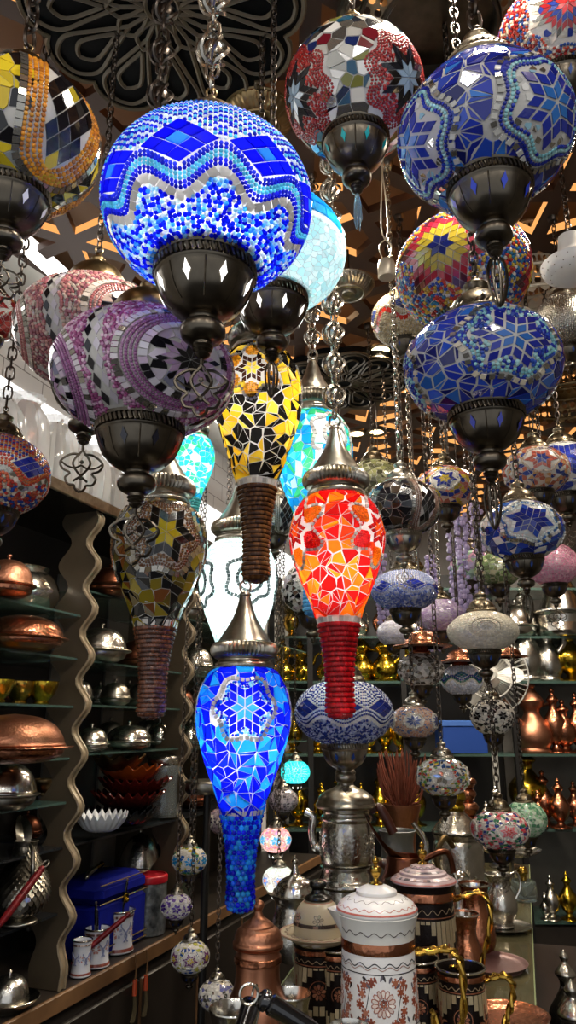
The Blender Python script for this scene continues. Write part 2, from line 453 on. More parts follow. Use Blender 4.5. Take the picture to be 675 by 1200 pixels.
def pat_flower(mo, R, nm=3, lat=1.05, e=.13, sc=(), circ=(), rc=.15, dc=.42, sq=.065, sqc=('m',), outer=(), cell=.19, off=0, lo=None, ringonly=False, petals=6):
    S = mo.S; q0 = lat*R; cents = [(TAU*k/nm+off, q0) for k in range(nm)]; rb = (dc+rc*.35)*R
    for c in cents:
        if not ringonly: mo.star(c, 6, 2, e*R, sc)
        else: mo.curve(c, lob(rc*1.6*R, 0, 6, 0), 't', list(sqc), sq*R)
        for k in range(petals):
            a = TAU*k/petals; x0, y0 = dc*R*math.sin(a), dc*R*math.cos(a); p = .035*R
            if ringonly: continue
            col = circ[k % len(circ)]
            y = -rc*R
            while y < rc*R:
                x = -rc*R
                while x < rc*R:
                    if x*x+y*y < (rc*R)**2: mo.bead(*S.local(c, x0+x, y0+y), pick(col), p*.62)
                    x += p
                y += p
        if not ringonly: mo.curve(c, lob((dc+rc*.55)*R, .2, 6, 0), 't', list(sqc), sq*R)
        else: mo.curve(c, lob(dc*R, .1, 6, 0), 't', list(sqc), sq*R)
    def exo(th, q):
        for c in cents:
            x, y = S.inv(c, th, q); d = math.hypot(x, y)
            if ringonly:
                if abs(d-rc*1.6*R) < sq*R*.8 or abs(d-dc*R) < sq*R: return True
            elif d < ((dc+rc*.55)*(1+.2*math.cos(6*math.atan2(x, y)))-cell*.2)*R: return True
        return False
    mo.ex = [exo]; mo.crazy(cell*R, outer, q1=(lo*S.S if lo else None), split=.8); mo.ex = []
def pat_wave(mo, R, n=6, amp=.13, q0=1.75, rows=(), dia=.16, dcol=(), dcen=(), tile=('m',), tsz=.085, below=(), bp=.036, above=(), off=0, below_tiles=None):
    S = mo.S; q0 *= R
    w = lambda th: q0+amp*R*math.cos(n*(th-off))
    K = n*14; bp *= R
    def row(dq, kind, col, sz):
        r = S.rz(min(S.sb, max(S.sa, q0+dq)))[0]; P = []
        for k in range(K): P.append((TAU*k/K, w(TAU*k/K)+dq))
        L = [0]; Q = P+[(TAU, P[0][1])]
        for a, b in zip(Q, Q[1:]): L.append(L[-1]+math.hypot((b[0]-a[0])*r, b[1]-a[1]))
        m = max(8, int(round(L[-1]/sz))); j = 0
        for i in range(m):
            d = (i+.5)*L[-1]/m
            while j < len(L)-2 and L[j+1] < d: j += 1
            f = (d-L[j])/(L[j+1]-L[j]); th = Q[j][0]+(Q[j+1][0]-Q[j][0])*f; q = Q[j][1]+(Q[j+1][1]-Q[j][1])*f
            if kind == 'b':
                if mo.free(th, q): mo.bead(th, q, pick(col), sz*.47)
            else:
                sl = (Q[j+1][1]-Q[j][1])/((Q[j+1][0]-Q[j][0])*r); a = math.atan(sl); ct, st = math.cos(a)*sz/2, math.sin(a)*sz/2
                mo.tile([(th+x/r, q+y) for x, y in ((-ct+st, -st-ct), (ct+st, st-ct), (ct-st, st+ct), (-ct-st, -st+ct))], pick(col), .0004)
    row(0, 't', list(tile), tsz*R)
    # diamonds sit in the troughs of the wave
    dw, dh = dia*R, dia*R*.72; dq = -tsz*R*.6-len(rows)*bp-3*dh*.98
    cents = [(off+TAU*k/n, q0+amp*R+dq) for k in range(n)]
    for c in cents:
        for i in range(3):
            for j in range(3):
                f = lambda a, b: ((a-b)*dw, (3-a-b)*dh)
                mo.ltile(c, [f(i, j), f(i+1, j), f(i+1, j+1), f(i, j+1)], pick(dcen) if i == j == 1 else pick(dcol), .0004)
    def exd(th, q):
        for c in cents:
            x, y = S.inv(c, th, q)
            if abs(x)/(3*dw+bp*.5)+abs(y)/(3*dh+bp*.5) < 1: return True
        return False
    mo.ex = [exd]
    for i, col in enumerate(rows): row(-tsz*R*.6-(i+.5)*bp, 'b', col, bp)
    lim = lambda th: w(th)-tsz*R*.6-len(rows)*bp
    dcap = cents[0][1]-3*dh
    # bead rows that roof the diamonds, then plain rings of beads up to the cap
    i = 0; q = S.sa+bp*.6
    while q < q0+amp*R:
        r = S.rz(q)[0]; m = max(6, int(TAU*r/bp)); col = above[i % len(above)]
        for k in range(m):
            th = TAU*k/m
            g = lim(th)
            if q < g-bp*.4 and mo.free(th, q):
                # colour follows the zigzag
                kk = int((g-q)/bp); mo.bead(th, q, pick(above[kk % len(above)]), bp*.47)
        q += bp*.98; i += 1
    mo.ex = [lambda th, q: q < w(th)+tsz*R*.55]
    if below_tiles: mo.crazy(below_tiles[1]*R, below_tiles[0])
    else: mo.bead_fill(bp*1.05, below)
    mo.ex = []
def pat_ogee(mo, R, nm=5, L=.95, w=.34, rows=4, bcol=(), bp=.04, gcol=(), gcen=(), sq=.085, outer=(), cell=.2, off=0, lat=0.0, gs=.15):
    S = mo.S; q0 = (S.R*PI/2-lat*R) if S.sph else lat*R; cents = [(off+TAU*k/nm, q0) for k in range(nm)]
    def shape(k, K=64):
        out = []
        for i in range(K):
            a = TAU*i/K; y = L*R*math.cos(a)*(1+.25*k); x = math.sin(a)
            x = w*R*math.copysign(abs(x)**1.25, x)*(1-.25*math.cos(2*PI*(math.cos(a))*.5+.3)*0)+k*R*.3*math.copysign(min(1, abs(x)*2), x)
            out.append((x, y))
        return out
    def inside(x, y, k=0.0):
        yy = y/(L*R*(1+.25*k))
        if abs(yy) >= 1: return False
        sx = math.sqrt(1-yy*yy); return abs(x) < w*R*sx**1.25+k*R*.3*min(1, sx*2)
    kb = [i*bp/.3 for i in range(1, rows+1)]
    kout = (rows*bp+sq*.4)/.3
    for c in cents:
        for i in range(-9, 10):
            for j in range(-9, 10):
                f = lambda a, b: ((a-b)*gs*R*.55, (a+b)*gs*R)
                pts = [f(i, j), f(i+1, j), f(i+1, j+1), f(i, j+1)]; cx, cy = f(i+.5, j+.5)
                if inside(cx, cy, -.0): mo.ltile(c, pts, pick(gcen) if (i-j == 0 and i % 3 == 0) else pick(gcol), 0)
        for k in kb: mo.curve(c, shape(k), 'b', bcol, bp*R)
        mo.curve(c, shape(kb[-1]+(sq*.62)/.3), 't', ['m'], sq*R)
    mo.ex = [lambda th, q: any(inside(*S.inv(c, th, q), kout) for c in cents)]
    mo.crazy(cell*R, outer); mo.ex = []
# ---------------------------------------------------------------- lamps
CEIL = 2.93
M['win_lit'] = emit_mat('lit_cup_window', (1, .98, .95), 2.2)
M['chain_dark'] = mat('dark_chain', '4d4640', 1, .32)
M['chain_silver'] = mat('silver_chain', 'a8a297', 1, .25)
def chain_mb(z0, z1, l=.02, orn=0, ornr=.014, phase=.4):
    """hanging chain; every orn-th stretch carries a pierced ball"""
    mb = MB(); z = z0; i = 0
    while z < z1:
        if orn and i % orn == orn-1:
            zc = z+ornr
            for k in range(6):
                a = TAU*k/6; pth = [(ornr*math.sin(PI*j/8)*math.cos(a+j*.22), ornr*math.sin(PI*j/8)*math.sin(a+j*.22), zc-ornr*1.05*math.cos(PI*j/8)) for j in range(9)]
                mb.tube(pth, ornr*.13, 4, mi=0)
            mb.ball((0, 0, zc), ornr*.72, 0, n=8)
            mb.lathe([(0, -ornr*.2+zc-ornr), (ornr*.4, zc-ornr), (ornr*.2, zc-ornr*.8)], 8); mb.lathe([(ornr*.2, zc+ornr*.8), (ornr*.4, zc+ornr), (0, zc+ornr*1.2)], 8)
            z += ornr*2.1
        else:
            a = phase+(i % 2)*PI/2; p = []
            for k in range(12):
                b = TAU*k/12; x = math.cos(b)*l*.3; zz = math.sin(b)*l*.3+math.copysign(l*.22, math.sin(b)) if abs(math.sin(b)) > .1 else 0
                p.append((x*math.cos(a), x*math.sin(a), z+l*.42+zz))
            mb.tube(p, l*.085, 5, True); z += l*.8
        i += 1
    return mb
def arc(cx, cz, r, a0, a1, n=12):
    return [(cx+r*math.cos(math.radians(a0+(a1-a0)*i/n)), 0, cz+r*math.sin(math.radians(a0+(a1-a0)*i/n))) for i in range(n+1)]
def filigree(mb, z, L, mi=0):
    """flat openwork finial hanging from z"""
    w = L*.026
    mb.tube([(0, 0, z), (0, 0, z-.1*L)], w*1.3, 6, mi=mi)
    mb.tube([(0, 0, z-.1*L)]+sp3([(-.02*L, 0, z-.13*L), (-.17*L, 0, z-.38*L), (-.04*L, 0, z-.62*L), (.14*L, 0, z-.78*L)], 6), w, 5, mi=mi)
    mb.tube([(0, 0, z-.1*L)]+sp3([(.02*L, 0, z-.13*L), (.17*L, 0, z-.38*L), (.04*L, 0, z-.62*L), (-.14*L, 0, z-.78*L)], 6), w, 5, mi=mi)
    for s in (-1, 1):
        a = [(s*x*L, 0, z-q*L) for x, q in ((.04, .2), (.2, .2), (.36, .3), (.42, .4), (.36, .53), (.22, .6), (.26, .66), (.3, .72), (.24, .84), (.12, .86), (.1, .92), (.05, .98), (0, 1.0))]
        mb.tube(sp3(a, 4), w, 5, mi=mi)
        a = [(s*x*L, 0, z-q*L) for x, q in ((.42, .36), (.3, .46), (.14, .5), (0, .43))]
        mb.tube(sp3(a, 4), w*.8, 5, mi=mi)
    mb.ball((0, 0, z-.36*L), L*.045, mi, n=6); mb.ball((0, 0, z-.7*L), L*.05, mi, n=6)
def looptassel(mb, z, L, mi=0):
    for k in range(4):
        a = PI/4*k+.3; p = []
        for i in range(20):
            b = TAU*i/20; x = .17*L*math.sin(b)*(1+.3*math.cos(b)); p.append((x*math.cos(a), x*math.sin(a), z-.5*L+.5*L*math.cos(b)))
        mb.tube(p, L*.02, 5, True, mi=mi)
    mb.ball((0, 0, z-.45*L), L*.07, mi, n=8)
def crystal(mb, z, L, mi=0):
    for k in range(7):
        a = TAU*k/7; x, y = .06*L*math.cos(a), .06*L*math.sin(a)
        mb.tube([(x*.5, y*.5, z), (x, y, z-.3*L), (x*1.3, y*1.3, z-.7*L), (x*.9, y*.9, z-(.8+.04*k)*L)], [L*.012, L*.03, L*.03, L*.008], 5, mi=mi)
def cap_dome(R, z, hammer=False):
    p = [(.36, -.05), (.43, -.03), (.46, .02), (.46, .02), (.45, .05), (.41, .07), (.41, .07), (.40, .10), (.385, .17), (.33, .27), (.25, .35), (.2, .38), (.2, .38), (.17, .40), (.15, .44), (.17, .50), (.17, .54), (.12, .58), (.06, .61), (.045, .66), (0, .67)]
    if hammer: p = [(.36, -.05), (.42, -.03), (.42, .0), (.42, .0), (.40, .05), (.40, .12), (.37, .22), (.30, .32), (.19, .39), (.11, .42), (.11, .42), (.09, .47), (.1, .52), (.06, .56), (.04, .62), (0, .63)]
    mb = MB().lathe([(a*R, z+b*R) for a, b in p], 40, sm=3)
    if hammer: mb.ring_balls(.415*R, z+.035*R, .032*R, 34)
    else:
        n = 42
        for k in range(n):   # rope ring
            a = TAU*k/n; mb.tube([(.425*R*math.cos(a), .425*R*math.sin(a), z+.055*R), (.415*R*math.cos(a+.1), .415*R*math.sin(a+.1), z+.115*R)], .02*R, 4)
        for k in range(8):   # flat black lozenges, painted to stand in for the dark of pierced holes
            a = TAU*(k+.3)/8; r0 = .345*R
            V = []
            for da, dz in ((0, -.05), (.09, 0), (0, .05), (-.09, 0)):
                rr = (.372-(dz)*.75)*R+.002; V.append((rr*math.cos(a+da), rr*math.sin(a+da), z+(.22+dz)*R))
            mb.raw(V, [[0, 1, 2, 3]], 1, (0, 0, 0), False)
    top = z+(.63 if hammer else .67)*R
    mb.tube([(.05*R*math.cos(b), 0, top+.045*R+.055*R*math.sin(b)) for b in [TAU*i/14 for i in range(14)]], .014*R, 6, True)
    return mb, top+.1*R
def cap_bell(R, z):
    p = [(.50, -.04), (.60, -.02), (.63, .04), (.61, .1), (.57, .13), (.56, .17), (.56, .17), (.63, .22), (.71, .32), (.71, .43), (.65, .53), (.58, .56), (.58, .56), (.52, .66), (.39, .86), (.26, 1.1), (.17, 1.36), (.12, 1.56), (.12, 1.56), (.14, 1.60), (.10, 1.66), (0, 1.68)]
    mb = MB().lathe([(a*R, z+b*R) for a, b in p], 96, sm=3, flute=(48, .07, z+.2*R, z+.54*R))
    n = 60
    for k in range(n):
        a = TAU*k/n; mb.tube([(.615*R*math.cos(a), .615*R*math.sin(a), z), (.605*R*math.cos(a+.06), .605*R*math.sin(a+.06), z+.09*R)], .022*R, 4)
    top = z+1.68*R
    mb.tube([(.12*R*math.cos(b), 0, top+.11*R+.13*R*math.sin(b)) for b in [TAU*i/16 for i in range(16)]], .03*R, 6, True)
    return mb, top+.22*R
def cup_mb(R, z, k=1.0, wins=8, wcol=(.02, .05, .2)):
    p = [(.36, .07), (.44, .06), (.485, .03), (.485, .03), (.49, .0), (.475, -.035), (.475, -.035), (.455, -.05), (.455, -.12), (.455, -.12), (.47, -.14), (.45, -.17), (.45, -.17), (.425, -.26), (.37, -.38), (.28, -.47), (.18, -.53), (.18, -.53), (.13, -.55), (.125, -.585), (.19, -.62), (.21, -.68), (.19, -.745), (.12, -.79), (.085, -.80), (.085, -.80), (.085, -.83), (.1, -.84), (.075, -.86), (.09, -.875), (.06, -.90), (.075, -.915), (.035, -.95), (0, -.97)]
    p = [(a*R*k, z+b*R*k) for a, b in p]; mb = MB().lathe(p, 48, sm=3); R = R*k
    n = 52
    for i in range(n):
        a = TAU*i/n; mb.tube([(.47*R*math.cos(a), .47*R*math.sin(a), z-.045*R), (.47*R*math.cos(a+.06), .47*R*math.sin(a+.06), z-.125*R)], .02*R, 4)
    for i in range(wins):
        a = TAU*(i+.5)/wins-PI/2; V = []
        for da, dz in ((0, -.1), (.035, -.05), (.09, 0), (.035, .05), (0, .1), (-.035, .05), (-.09, 0), (-.035, -.05)):
            rr = (.408+dz*.42)*R+.0022; V.append((rr*math.cos(a+da), rr*math.sin(a+da), z+(-.29+dz*.9)*R))
        mb.raw(V, [list(range(8))], 1, wcol, False)
        a += PI/wins   # seam
        mb.tube([((r0*R+.0005)*math.cos(a), (r0*R+.0005)*math.sin(a), z+zz*R) for r0, zz in ((.45, -.175), (.425, -.26), (.37, -.38), (.28, -.47))], .008*R, 4, mi=0)
    return mb, z-.97*R
NL = [0]
def lamp(label, px, py, t, Rp, pat, style='globe', hr=.72, cap='dome', capm='bronze', cupm='gun', fin='fili', lit=0, lcol=(1, .93, .85), chain='dark', orn=0,
         rot=0, group=None, name='mosaic_lamp', tail=None, a0=.42, kcup=1.0, wcol=(.02, .05, .2), link=.02, ctop=CEIL, hang=True, cone=None, taillit=False, bl=1.0, tl=1.0, gap=None, cup=True, gmat=None, bulb=None, tailrows=None, neck=True, flen=.56, pos=None):
    P = pos if pos else at(px, py, t); R = Rp*t/F_PX; NL[0] += 1
    rz = math.atan2(-P.x, P.y)+rot
    body = MB()
    if style == 'globe':
        h = hr*R; S = Surf(R, h, a0=a0, a1=PI-.46, cone=cone)
        zt = S.rz(S.sa)[1]; zb = S.rz(S.sb)[1]; zcup = zb+.02*R
    else:
        prof = spline2([(.56, 0), (.74, -.14), (.90, -.42), (.99, -.80), (1.0, -1.05), (.95, -1.4), (.83, -1.8), (.66, -2.25), (.51, -2.65), (.42, -2.95)], 6)
        prof = [(a*R, b*R*bl) for a, b in prof]; S = Surf(R, prof=prof); zt = 0; zb = -2.95*R*bl
    body.lathe(S.prof(44), 64, 0, (.8, .8, .8))
    mo = Mosaic(S, body)
    if gap: mo.gap = gap
    if pat: pat(mo, R)
    mo.flush()
    if cap == 'bell': cm, ztop = cap_bell(R, zt)
    else: cm, ztop = cap_dome(R, zt, cap == 'hammer')
    parts = [('cap', cm, [capm, 'black'])]
    g = gmat or (['grout_lit', 'tile_lit', 'mirror_lit'] if lit else ['grout', 'tile', 'mirror'])
    parts.append(('globe', body, g))
    zbot = zb
    if style == 'globe' and cup:
        cu, zbot = cup_mb(R, zcup, kcup, wcol=wcol)
        parts.append(('cup', cu, [cupm, 'win_lit' if lit else 'tile']))
        if fin:
            f = MB(); L = R*flen; zbot += .01*R
            {'fili': filigree, 'loop': looptassel, 'crystal': crystal}[fin](f, zbot, L)
            parts.append(('finial', f, ['tile_clear' if fin == 'crystal' else cupm])); zbot -= L
    elif style != 'globe':
        tm_ = MB(); tp = spline2([(.42, -2.95), (.37, -3.2), (.31, -3.6), (.265, -4.1), (.25, -4.6), (.265, -4.95), (.22, -5.12), (0, -5.2)], 8)
        tp = [(a*R, ((b+2.95)*tl-2.95*bl)*R) for a, b in tp]; tm_.lathe(tp, 24, 0, tail[0][min(2, len(tail[0])-1)])
        TS = Surf(R, prof=tp); pitch = tail[1]*R; q = pitch*.4; tm = Mosaic(TS, tm_); i = 0
        while q < TS.S-pitch*.3:
            r = TS.rz(q)[0]; n = max(5, int(TAU*r/(pitch*tail[2])))
            for k in range(n): tm.bead(TAU*(k+.5*(i % 2))/n, q, pick(tail[0]), pitch*.56)
            q += pitch; i += 1
        tm.flush(); parts.append(('beaded_tail', tm_, ['tail_lit_base' if taillit else 'tail_base', 'tile_lit_tail' if lit else 'tile'])); zbot = (-2.25*tl-2.95*bl)*R
    if chain:
        zc = ctop-P.z
        ch = chain_mb(ztop-.02*R, zc, link, orn, ornr=link*.75, phase=random.random()*3)
        # small ceiling hook plate
        ch.lathe([(0, zc-.012), (.012, zc-.012), (.016, zc), (.016, zc+.01), (0, zc+.01)], 12)
        parts.append(('chain', ch, ['chain_silver' if chain == 'silver' else 'chain_dark']))
    root = thing(name, label, 'lamp', (P.x, P.y, P.z+zbot), rz, group)
    cupo = None
    for n, mb, ms in parts:
        o = mb.build(n, ms, cupo if n == 'finial' else root, (0, 0, 0 if n == 'finial' else -zbot))
        if n == 'cup': cupo = o
    if lit:
        bz = bulb*R if bulb is not None else (zb+.28*R if style == 'globe' else -1.5*R)
        light('bulb', 'POINT', (0, 0, bz-zbot), lit, lcol, R*.16, root)
    return root
M['tile_clear'] = mat('crystal_drop', 'a9c6d2', 0, .05, trans=.7)
M['tail_lit_base'] = glow_mat('lit_tail_glass', .45, .6, True, .2)
M['tail_base'] = mat('tail_base', (.12, .1, .1), 0, .4)
M['tile_lit_tail'] = glow_mat('lit_tail_bead', 0, .5, True, .12)
h = H
# --- palettes
NAVY = [h('1b2a86'), h('22379c'), h('16216b'), h('2b4fae')]
WHT = h('d9d7d0')
# 1 amber and black, left edge
lamp('black and yellow globe lamp with amber bead loops at the upper left edge', 20, 165, .92, 94,
     lambda m, R: pat_ogee(m, R, 4, .92, .3, 4, [h('c8822e'), h('b06c2a'), h('e09a2e'), h('d88a24')], .062, [h('0d0c10'), h('121015')], [h('c9b32e')], .1, [h('cdb022'), h('d8be2c'), h('0e0d10'), h('0e0d10'), h('d8be2c'), h('9aa0a0')], .24, off=.6, lat=.05, gs=.17),
     hr=.88, cap='hammer', capm='brass_old', rot=.0, orn=0, fin='fili', wcol=(.9, .9, .9), link=.03)
# 2 large lit blue
lamp('biggest lit blue globe lamp with bead waves, in front at the upper left', 243, 243, .86, 121,
     lambda m, R: pat_wave(m, R, 8, .12, 2.14, [[(.005, .01, .62)], [(.02, .03, .75)], [(.1, .55, .75)], [(.1, .5, .7)], [(.01, .02, .6)], [(.02, .04, .7)]], .118, [(.003, .004, .72), (.004, .008, .85)], [(.03, .25, .95)],
        ['m'], .095, [(.003, .01, .85), (.003, .02, .95), (.003, .006, .6), (.05, .35, 1), (.4, .75, 1), (.8, .93, 1)], .043, [[(.7, .8, .9)], [(.01, .02, .6)], [(.1, .5, .75)], [(.01, .02, .65)]], off=-.27),
     hr=.77, cap='hammer', capm='brass_old', cupm='gun', lit=2.2, lcol=(1, .98, .95), orn=3, chain='silver', link=.026, bulb=-.46)
# 3 white and sky blue, lit, behind it
lamp('lit white globe lamp with sky blue diamonds, half behind the big lit blue lamp', 319, 297, 1.25, 86,
     lambda m, R: (pat_star(m, R, 4, .45, 4, 2, .2, [(.02, .35, .8), (.05, .5, .9)], rot=0, bord=[('b', [(.8, .95, .95)], .05)], outer=[(.75, .95, .95), (.85, .97, .97), (.6, .9, .92)], cell=.1, off=.75)),
     hr=.78, lit=1.2, lcol=(.9, 1, 1), fin='loop', flen=.5, bulb=-.3)
# 4 red and white, top
lamp('unlit globe lamp with red bead patches and black diamonds at the top centre', 415, 110, 1.08, 80,
     lambda m, R: pat_star(m, R, 3, -.4, 8, 2, .14, [h('8fa6b8'), [h('15161c'), h('101114')], h('1d1e26')], rot=.2, amp=.12, bord=[('b', [h('8c1c1c'), h('a02a26')], .05)]*4,
        inner=('b', [h('8c1c1c'), h('a83a34')], .05), outer=[WHT, WHT, h('14161c'), h('1a1c24'), h('6f6e30'), h('1c2a5c'), h('6e1522'), 'm', 'm', 'm', h('12455c'), h('c9c4b8')], cell=.2, off=.95, split=.5),
     hr=.9, fin='crystal', flen=.6, wcol=(.0, .35, .35), capm='brass_old')
# 5 blue and white, upper right
lamp('large unlit navy globe lamp at the upper right, above a second blue globe', 568, 158, .91, 100,
     lambda m, R: pat_star(m, R, 3, -.35, 6, 2, .165, [h('2f6db8'), h('1c2f98'), h('1a2588')], rot=.3, amp=.1, bord=[('b', [h('1a2690'), h('223aa8'), h('7fb7bf')], .05), ('b', [h('8fc3c6'), h('9fc6c8')], .05), ('b', [h('1c2a90')], .05), ('t', ['m', 'm', h('c8c6be')], .1)],
        inner=('c', [WHT, 'm', h('8fb8c8')], .11), outer=[h('2438a8'), h('2448b0'), h('1c2888'), h('3070c0'), h('2234a0'), h('141a58')], cell=.24, off=.95, split=.8),
     hr=.8, gap=.0032, capm='bronze', fin='loop', wcol=(.01, .04, .5), link=.03, flen=.62, cone=(1.2, .6))
# 6 top right corner
lamp('red, blue and white diamond globe lamp cut off by the top right corner', 652, 48, 1.25, 66,
     lambda m, R: pat_star(m, R, 3, -.3, 8, 3, .12, [h('a02428'), h('20307a'), h('8c1c22'), 'm', h('c8c0b4')], rot=0, bord=[('b', [h('a8402c'), h('2a4a8a'), h('d0c8bc')], .06)]*2,
        inner=('c', [h('20307a'), WHT, h('a8a49a')], .13), beadouter=([h('8c2c22'), h('24407a'), h('b8a48c'), h('7a1a1a')], .065), off=.25), hr=.9, fin='loop')
# 7 purple
def purple_between(mo, cents, exo):
    S = mo.S; R = S.R; n = len(cents); sep = []
    for c in cents:
        th0 = c[0]+PI/n; dw, dh = .085*R, .13*R; q = S.sa+dh
        k = 0
        while q < S.sb-dh:
            for sgn, cl in ((-.55, h('17151c')), (.55, h('c2bac4'))):
                x0 = sgn*dw*1.1; mo.ltile((th0, q), [(x0, dh*.92), (x0+dw*.55, 0), (x0, -dh*.92), (x0-dw*.55, 0)], cl, .0004)
            for sgn, cl in ():
                x0 = sgn*dw; mo.ltile((th0, q+dh), [(x0-.02*R, dh*.8), (x0+.02*R, dh*.8), (x0+.02*R, -dh*.8), (x0-.02*R, -dh*.8)], cl, .0003)
            q += dh*1.85
        sep.append((th0, S.R*PI/2))
    old = mo.ex[0]
    mo.ex = [old, lambda th, q: any(abs(S.inv((c[0], q), th, q)[0]) < .105*R for c in sep)]
lamp('pale purple globe lamp with a black star, below the big lit blue lamp', 168, 440, 1.0, 105,
     lambda m, R: pat_star(m, R, 3, -.28, 8, 2, .118, [h('141218'), h('b796b8'), h('15131a')], rot=.1, amp=0, bord=[('t', [h('d8d2dc'), h('c9b4cc'), h('15131a')], .1), ('b', [h('8e5a86')], .045), ('b', [h('9a6a94')], .045), ('b', [h('8a4f80')], .045), ('b', [h('a87aa0')], .045), ('t', ['m', h('cfc6cc')], .085)],
        inner=('c', [h('cfc4d4'), h('c4b0c8'), h('15131a'), h('8888a0')], .16), beadouter=([h('9a4f7e'), h('8a3f70'), h('b57fa4'), h('c9a8bc')], .046), off=.5, between=purple_between),
     hr=.68, cap='hammer', capm='brass_old', fin='fili', orn=3, wcol=(.01, .01, .02), link=.026, flen=.6)
# 8 pink behind it
lamp('dusty pink striped globe lamp mostly hidden behind the pale purple globe lamp', 108, 393, 1.3, 88,
     lambda m, R: pat_star(m, R, 3, -.15, 8, 2, .11, [h('141218'), h('c9a8a0'), h('15131a')], rot=.1, amp=0, bord=[('b', [h('a86a68')], .05), ('b', [h('b8847c')], .05), ('b', [h('9a5a5a')], .05), ('t', ['m', h('c9bcb0')], .09), ('b', [h('a87a70')], .05)],
        inner=('c', [h('c9b8b0'), h('15131a'), h('b8a094')], .15), beadouter=([h('a8686c'), h('b88c84'), h('8c5560'), h('b8a89c')], .055), off=.5, between=purple_between),
     hr=.7, cap='hammer', capm='brass_old', fin='fili', flen=.62)
YB = [h('d9bd22'), h('e2c93a'), h('c9a81c'), h('0c0b0e'), h('0c0b0e'), h('121014')]
LY = [(.85, .6, .03), (.9, .68, .08), (.8, .5, .02), (.01, .009, .008), (.012, .01, .008), (.01, .008, .008)]
# 9 yellow tear drop lit
lamp('lit yellow and black teardrop lamp with a brown beaded tail', 303, 414, 1.3, 50,
     lambda m, R: (pat_flower(m, R, 3, 1.0, .125, [(1, .8, .1), (.06, .02, .01)], [[(.8, .42, .03), (.9, .5, .05), (.6, .28, .02)]], .18, .52, .085, ['m'], LY, .28, off=-.15, lo=.955), m.band(m.S.sb-.07*R, .11*R, ['m'], .13*R)),
     style='tear', bl=1.13, tl=.93, cap='bell', capm='silver_old', gap=.0018, lit=.95, lcol=(1, .93, .8), tail=([h('6e4424'), h('80522c'), h('5a351c')], .1, .55), ctop=CEIL, chain='dark')
# 10 blue right, middle
lamp('unlit blue star globe lamp at the right, directly below the large navy globe', 565, 430, 1.0, 90,
     lambda m, R: pat_star(m, R, 3, -.12, 6, 2, .16, [h('2b63ac'), h('1b2a92'), h('182180')], rot=.1, amp=.1, bord=[('b', [h('1a2690'), h('7fb7bf')], .055), ('b', [h('8fc3c6'), h('2a4aa0')], .055), ('t', ['m', 'm', h('cbbfa8')], .11)],
        inner=('b', [h('2a4aa0'), h('9cc6c8'), h('1c2a90')], .055), outer=[h('2438a8'), h('2448b0'), h('1c2888'), h('2f68bc'), h('2234a0'), h('151c62')], cell=.23, off=.42, split=.75),
     hr=.72, gap=.0032, capm='bronze', fin='loop', wcol=(.01, .02, .3), flen=.6)
# 11 star multi behind
lamp('red, yellow and navy star globe lamp behind the two blue globes on the right', 543, 320, 1.3, 77,
     lambda m, R: pat_star(m, R, 3, -.12, 6, 4, .125, [h('1b2466'), h('a8922c'), h('a8922c'), h('9a2434'), h('8c1a2c'), h('4a1a26'), h('3a1a20')], rot=.25, amp=.08, bord=[('b', [h('c9c0b4'), h('2a4a9a')], .05)],
        inner=('b', [h('b89a3c'), h('a83a2c'), h('24408a')], .055), beadouter=([h('a8342c'), h('24408a'), h('b89a3c'), h('c9c0b4'), h('2a6a8a')], .06), off=-.3), hr=.85, capm='silver_old')
# 12 tan with red zigzag
lamp('small tan beaded globe lamp with a red zigzag band, at the upper right', 473, 374, 2.0, 37,
     lambda m, R: pat_wave(m, R, 5, .22, 1.9, [[h('9a8a6c')], [h('b8a888')], [h('a89878')]], .12, [h('24305c'), h('2a3a6c')], [h('24305c')], [h('a8281c')], .17, [h('b0a080'), h('a09070'), h('c0b498')], .07, [[h('b0a080')], [h('a09070')]]), hr=.85, link=.026)
# 13 black and gold tear drop
lamp('unlit dark gold and black teardrop lamp with a brown tail at the left', 189, 592, 1.5, 54,
     lambda m, R: (pat_star(m, R, 3, 1.0, 6, 2, .2, [h('b8a81e'), h('15120e'), h('100e0c')], rot=.1, amp=.12, bord=[('b', [h('5c3c22'), h('70482a')], .06), ('b', [h('684228')], .06), ('t', ['m', 'm', h('8c7a5c')], .12)], inner=('b', [h('6c4a2c'), h('8a6a44')], .06),
        outer=[h('7a6a16'), h('8c7a1e'), h('0e0d0d'), h('12100f'), h('5c4c16'), h('0e0d0d'), h('6c3e18')], cell=.26, off=.12, split=.8), m.band(m.S.sb-.07*R, .14*R, ['m', 'm', h('c8c4bc')], .16*R)),
     style='tear', bl=.9, tl=.8, cap='bell', capm='silver_old', tail=([h('5a3320'), h('6c402a'), h('48281a')], .09, .6))
# 14 white teal, lit
lamp('bright white lit teardrop lamp with grey ring motifs, behind the brown beaded tail', 280, 636, 1.7, 45,
     lambda m, R: pat_flower(m, R, 4, 1.25, .1, [(.9, 1, 1)], [[(.9, 1, 1)]], .2, .58, .09, [(.06, .08, .08), (.1, .12, .12)], [(.75, .95, .92), (.82, .97, .95), (.7, .92, .9)], .16, off=.3, ringonly=True),
     style='tear', cap='bell', capm='silver_old', lit=2.6, lcol=(.92, 1, .98), tail=([(.6, .85, .85)], .09, .6))
# 15 teal and green, lit
lamp('lit turquoise and green teardrop lamp, behind the chain of the red teardrop lamp', 367, 488, 1.75, 45,
     lambda m, R: pat_flower(m, R, 3, 1.0, .12, [(.05, .5, .2)], [[(.05, .5, .2)]], .2, .62, .1, ['m'], [(.01, .3, .7), (.02, .5, .85), (.6, .95, .95), (.05, .5, .2), (.1, .7, .6), (.02, .4, .8)], .24, off=.6, ringonly=True),
     style='tear', cap='bell', capm='silver_old', lit=1.3, lcol=(.9, 1, 1), tail=([(.1, .4, .7)], .09, .6), chain='silver', orn=2, link=.026)
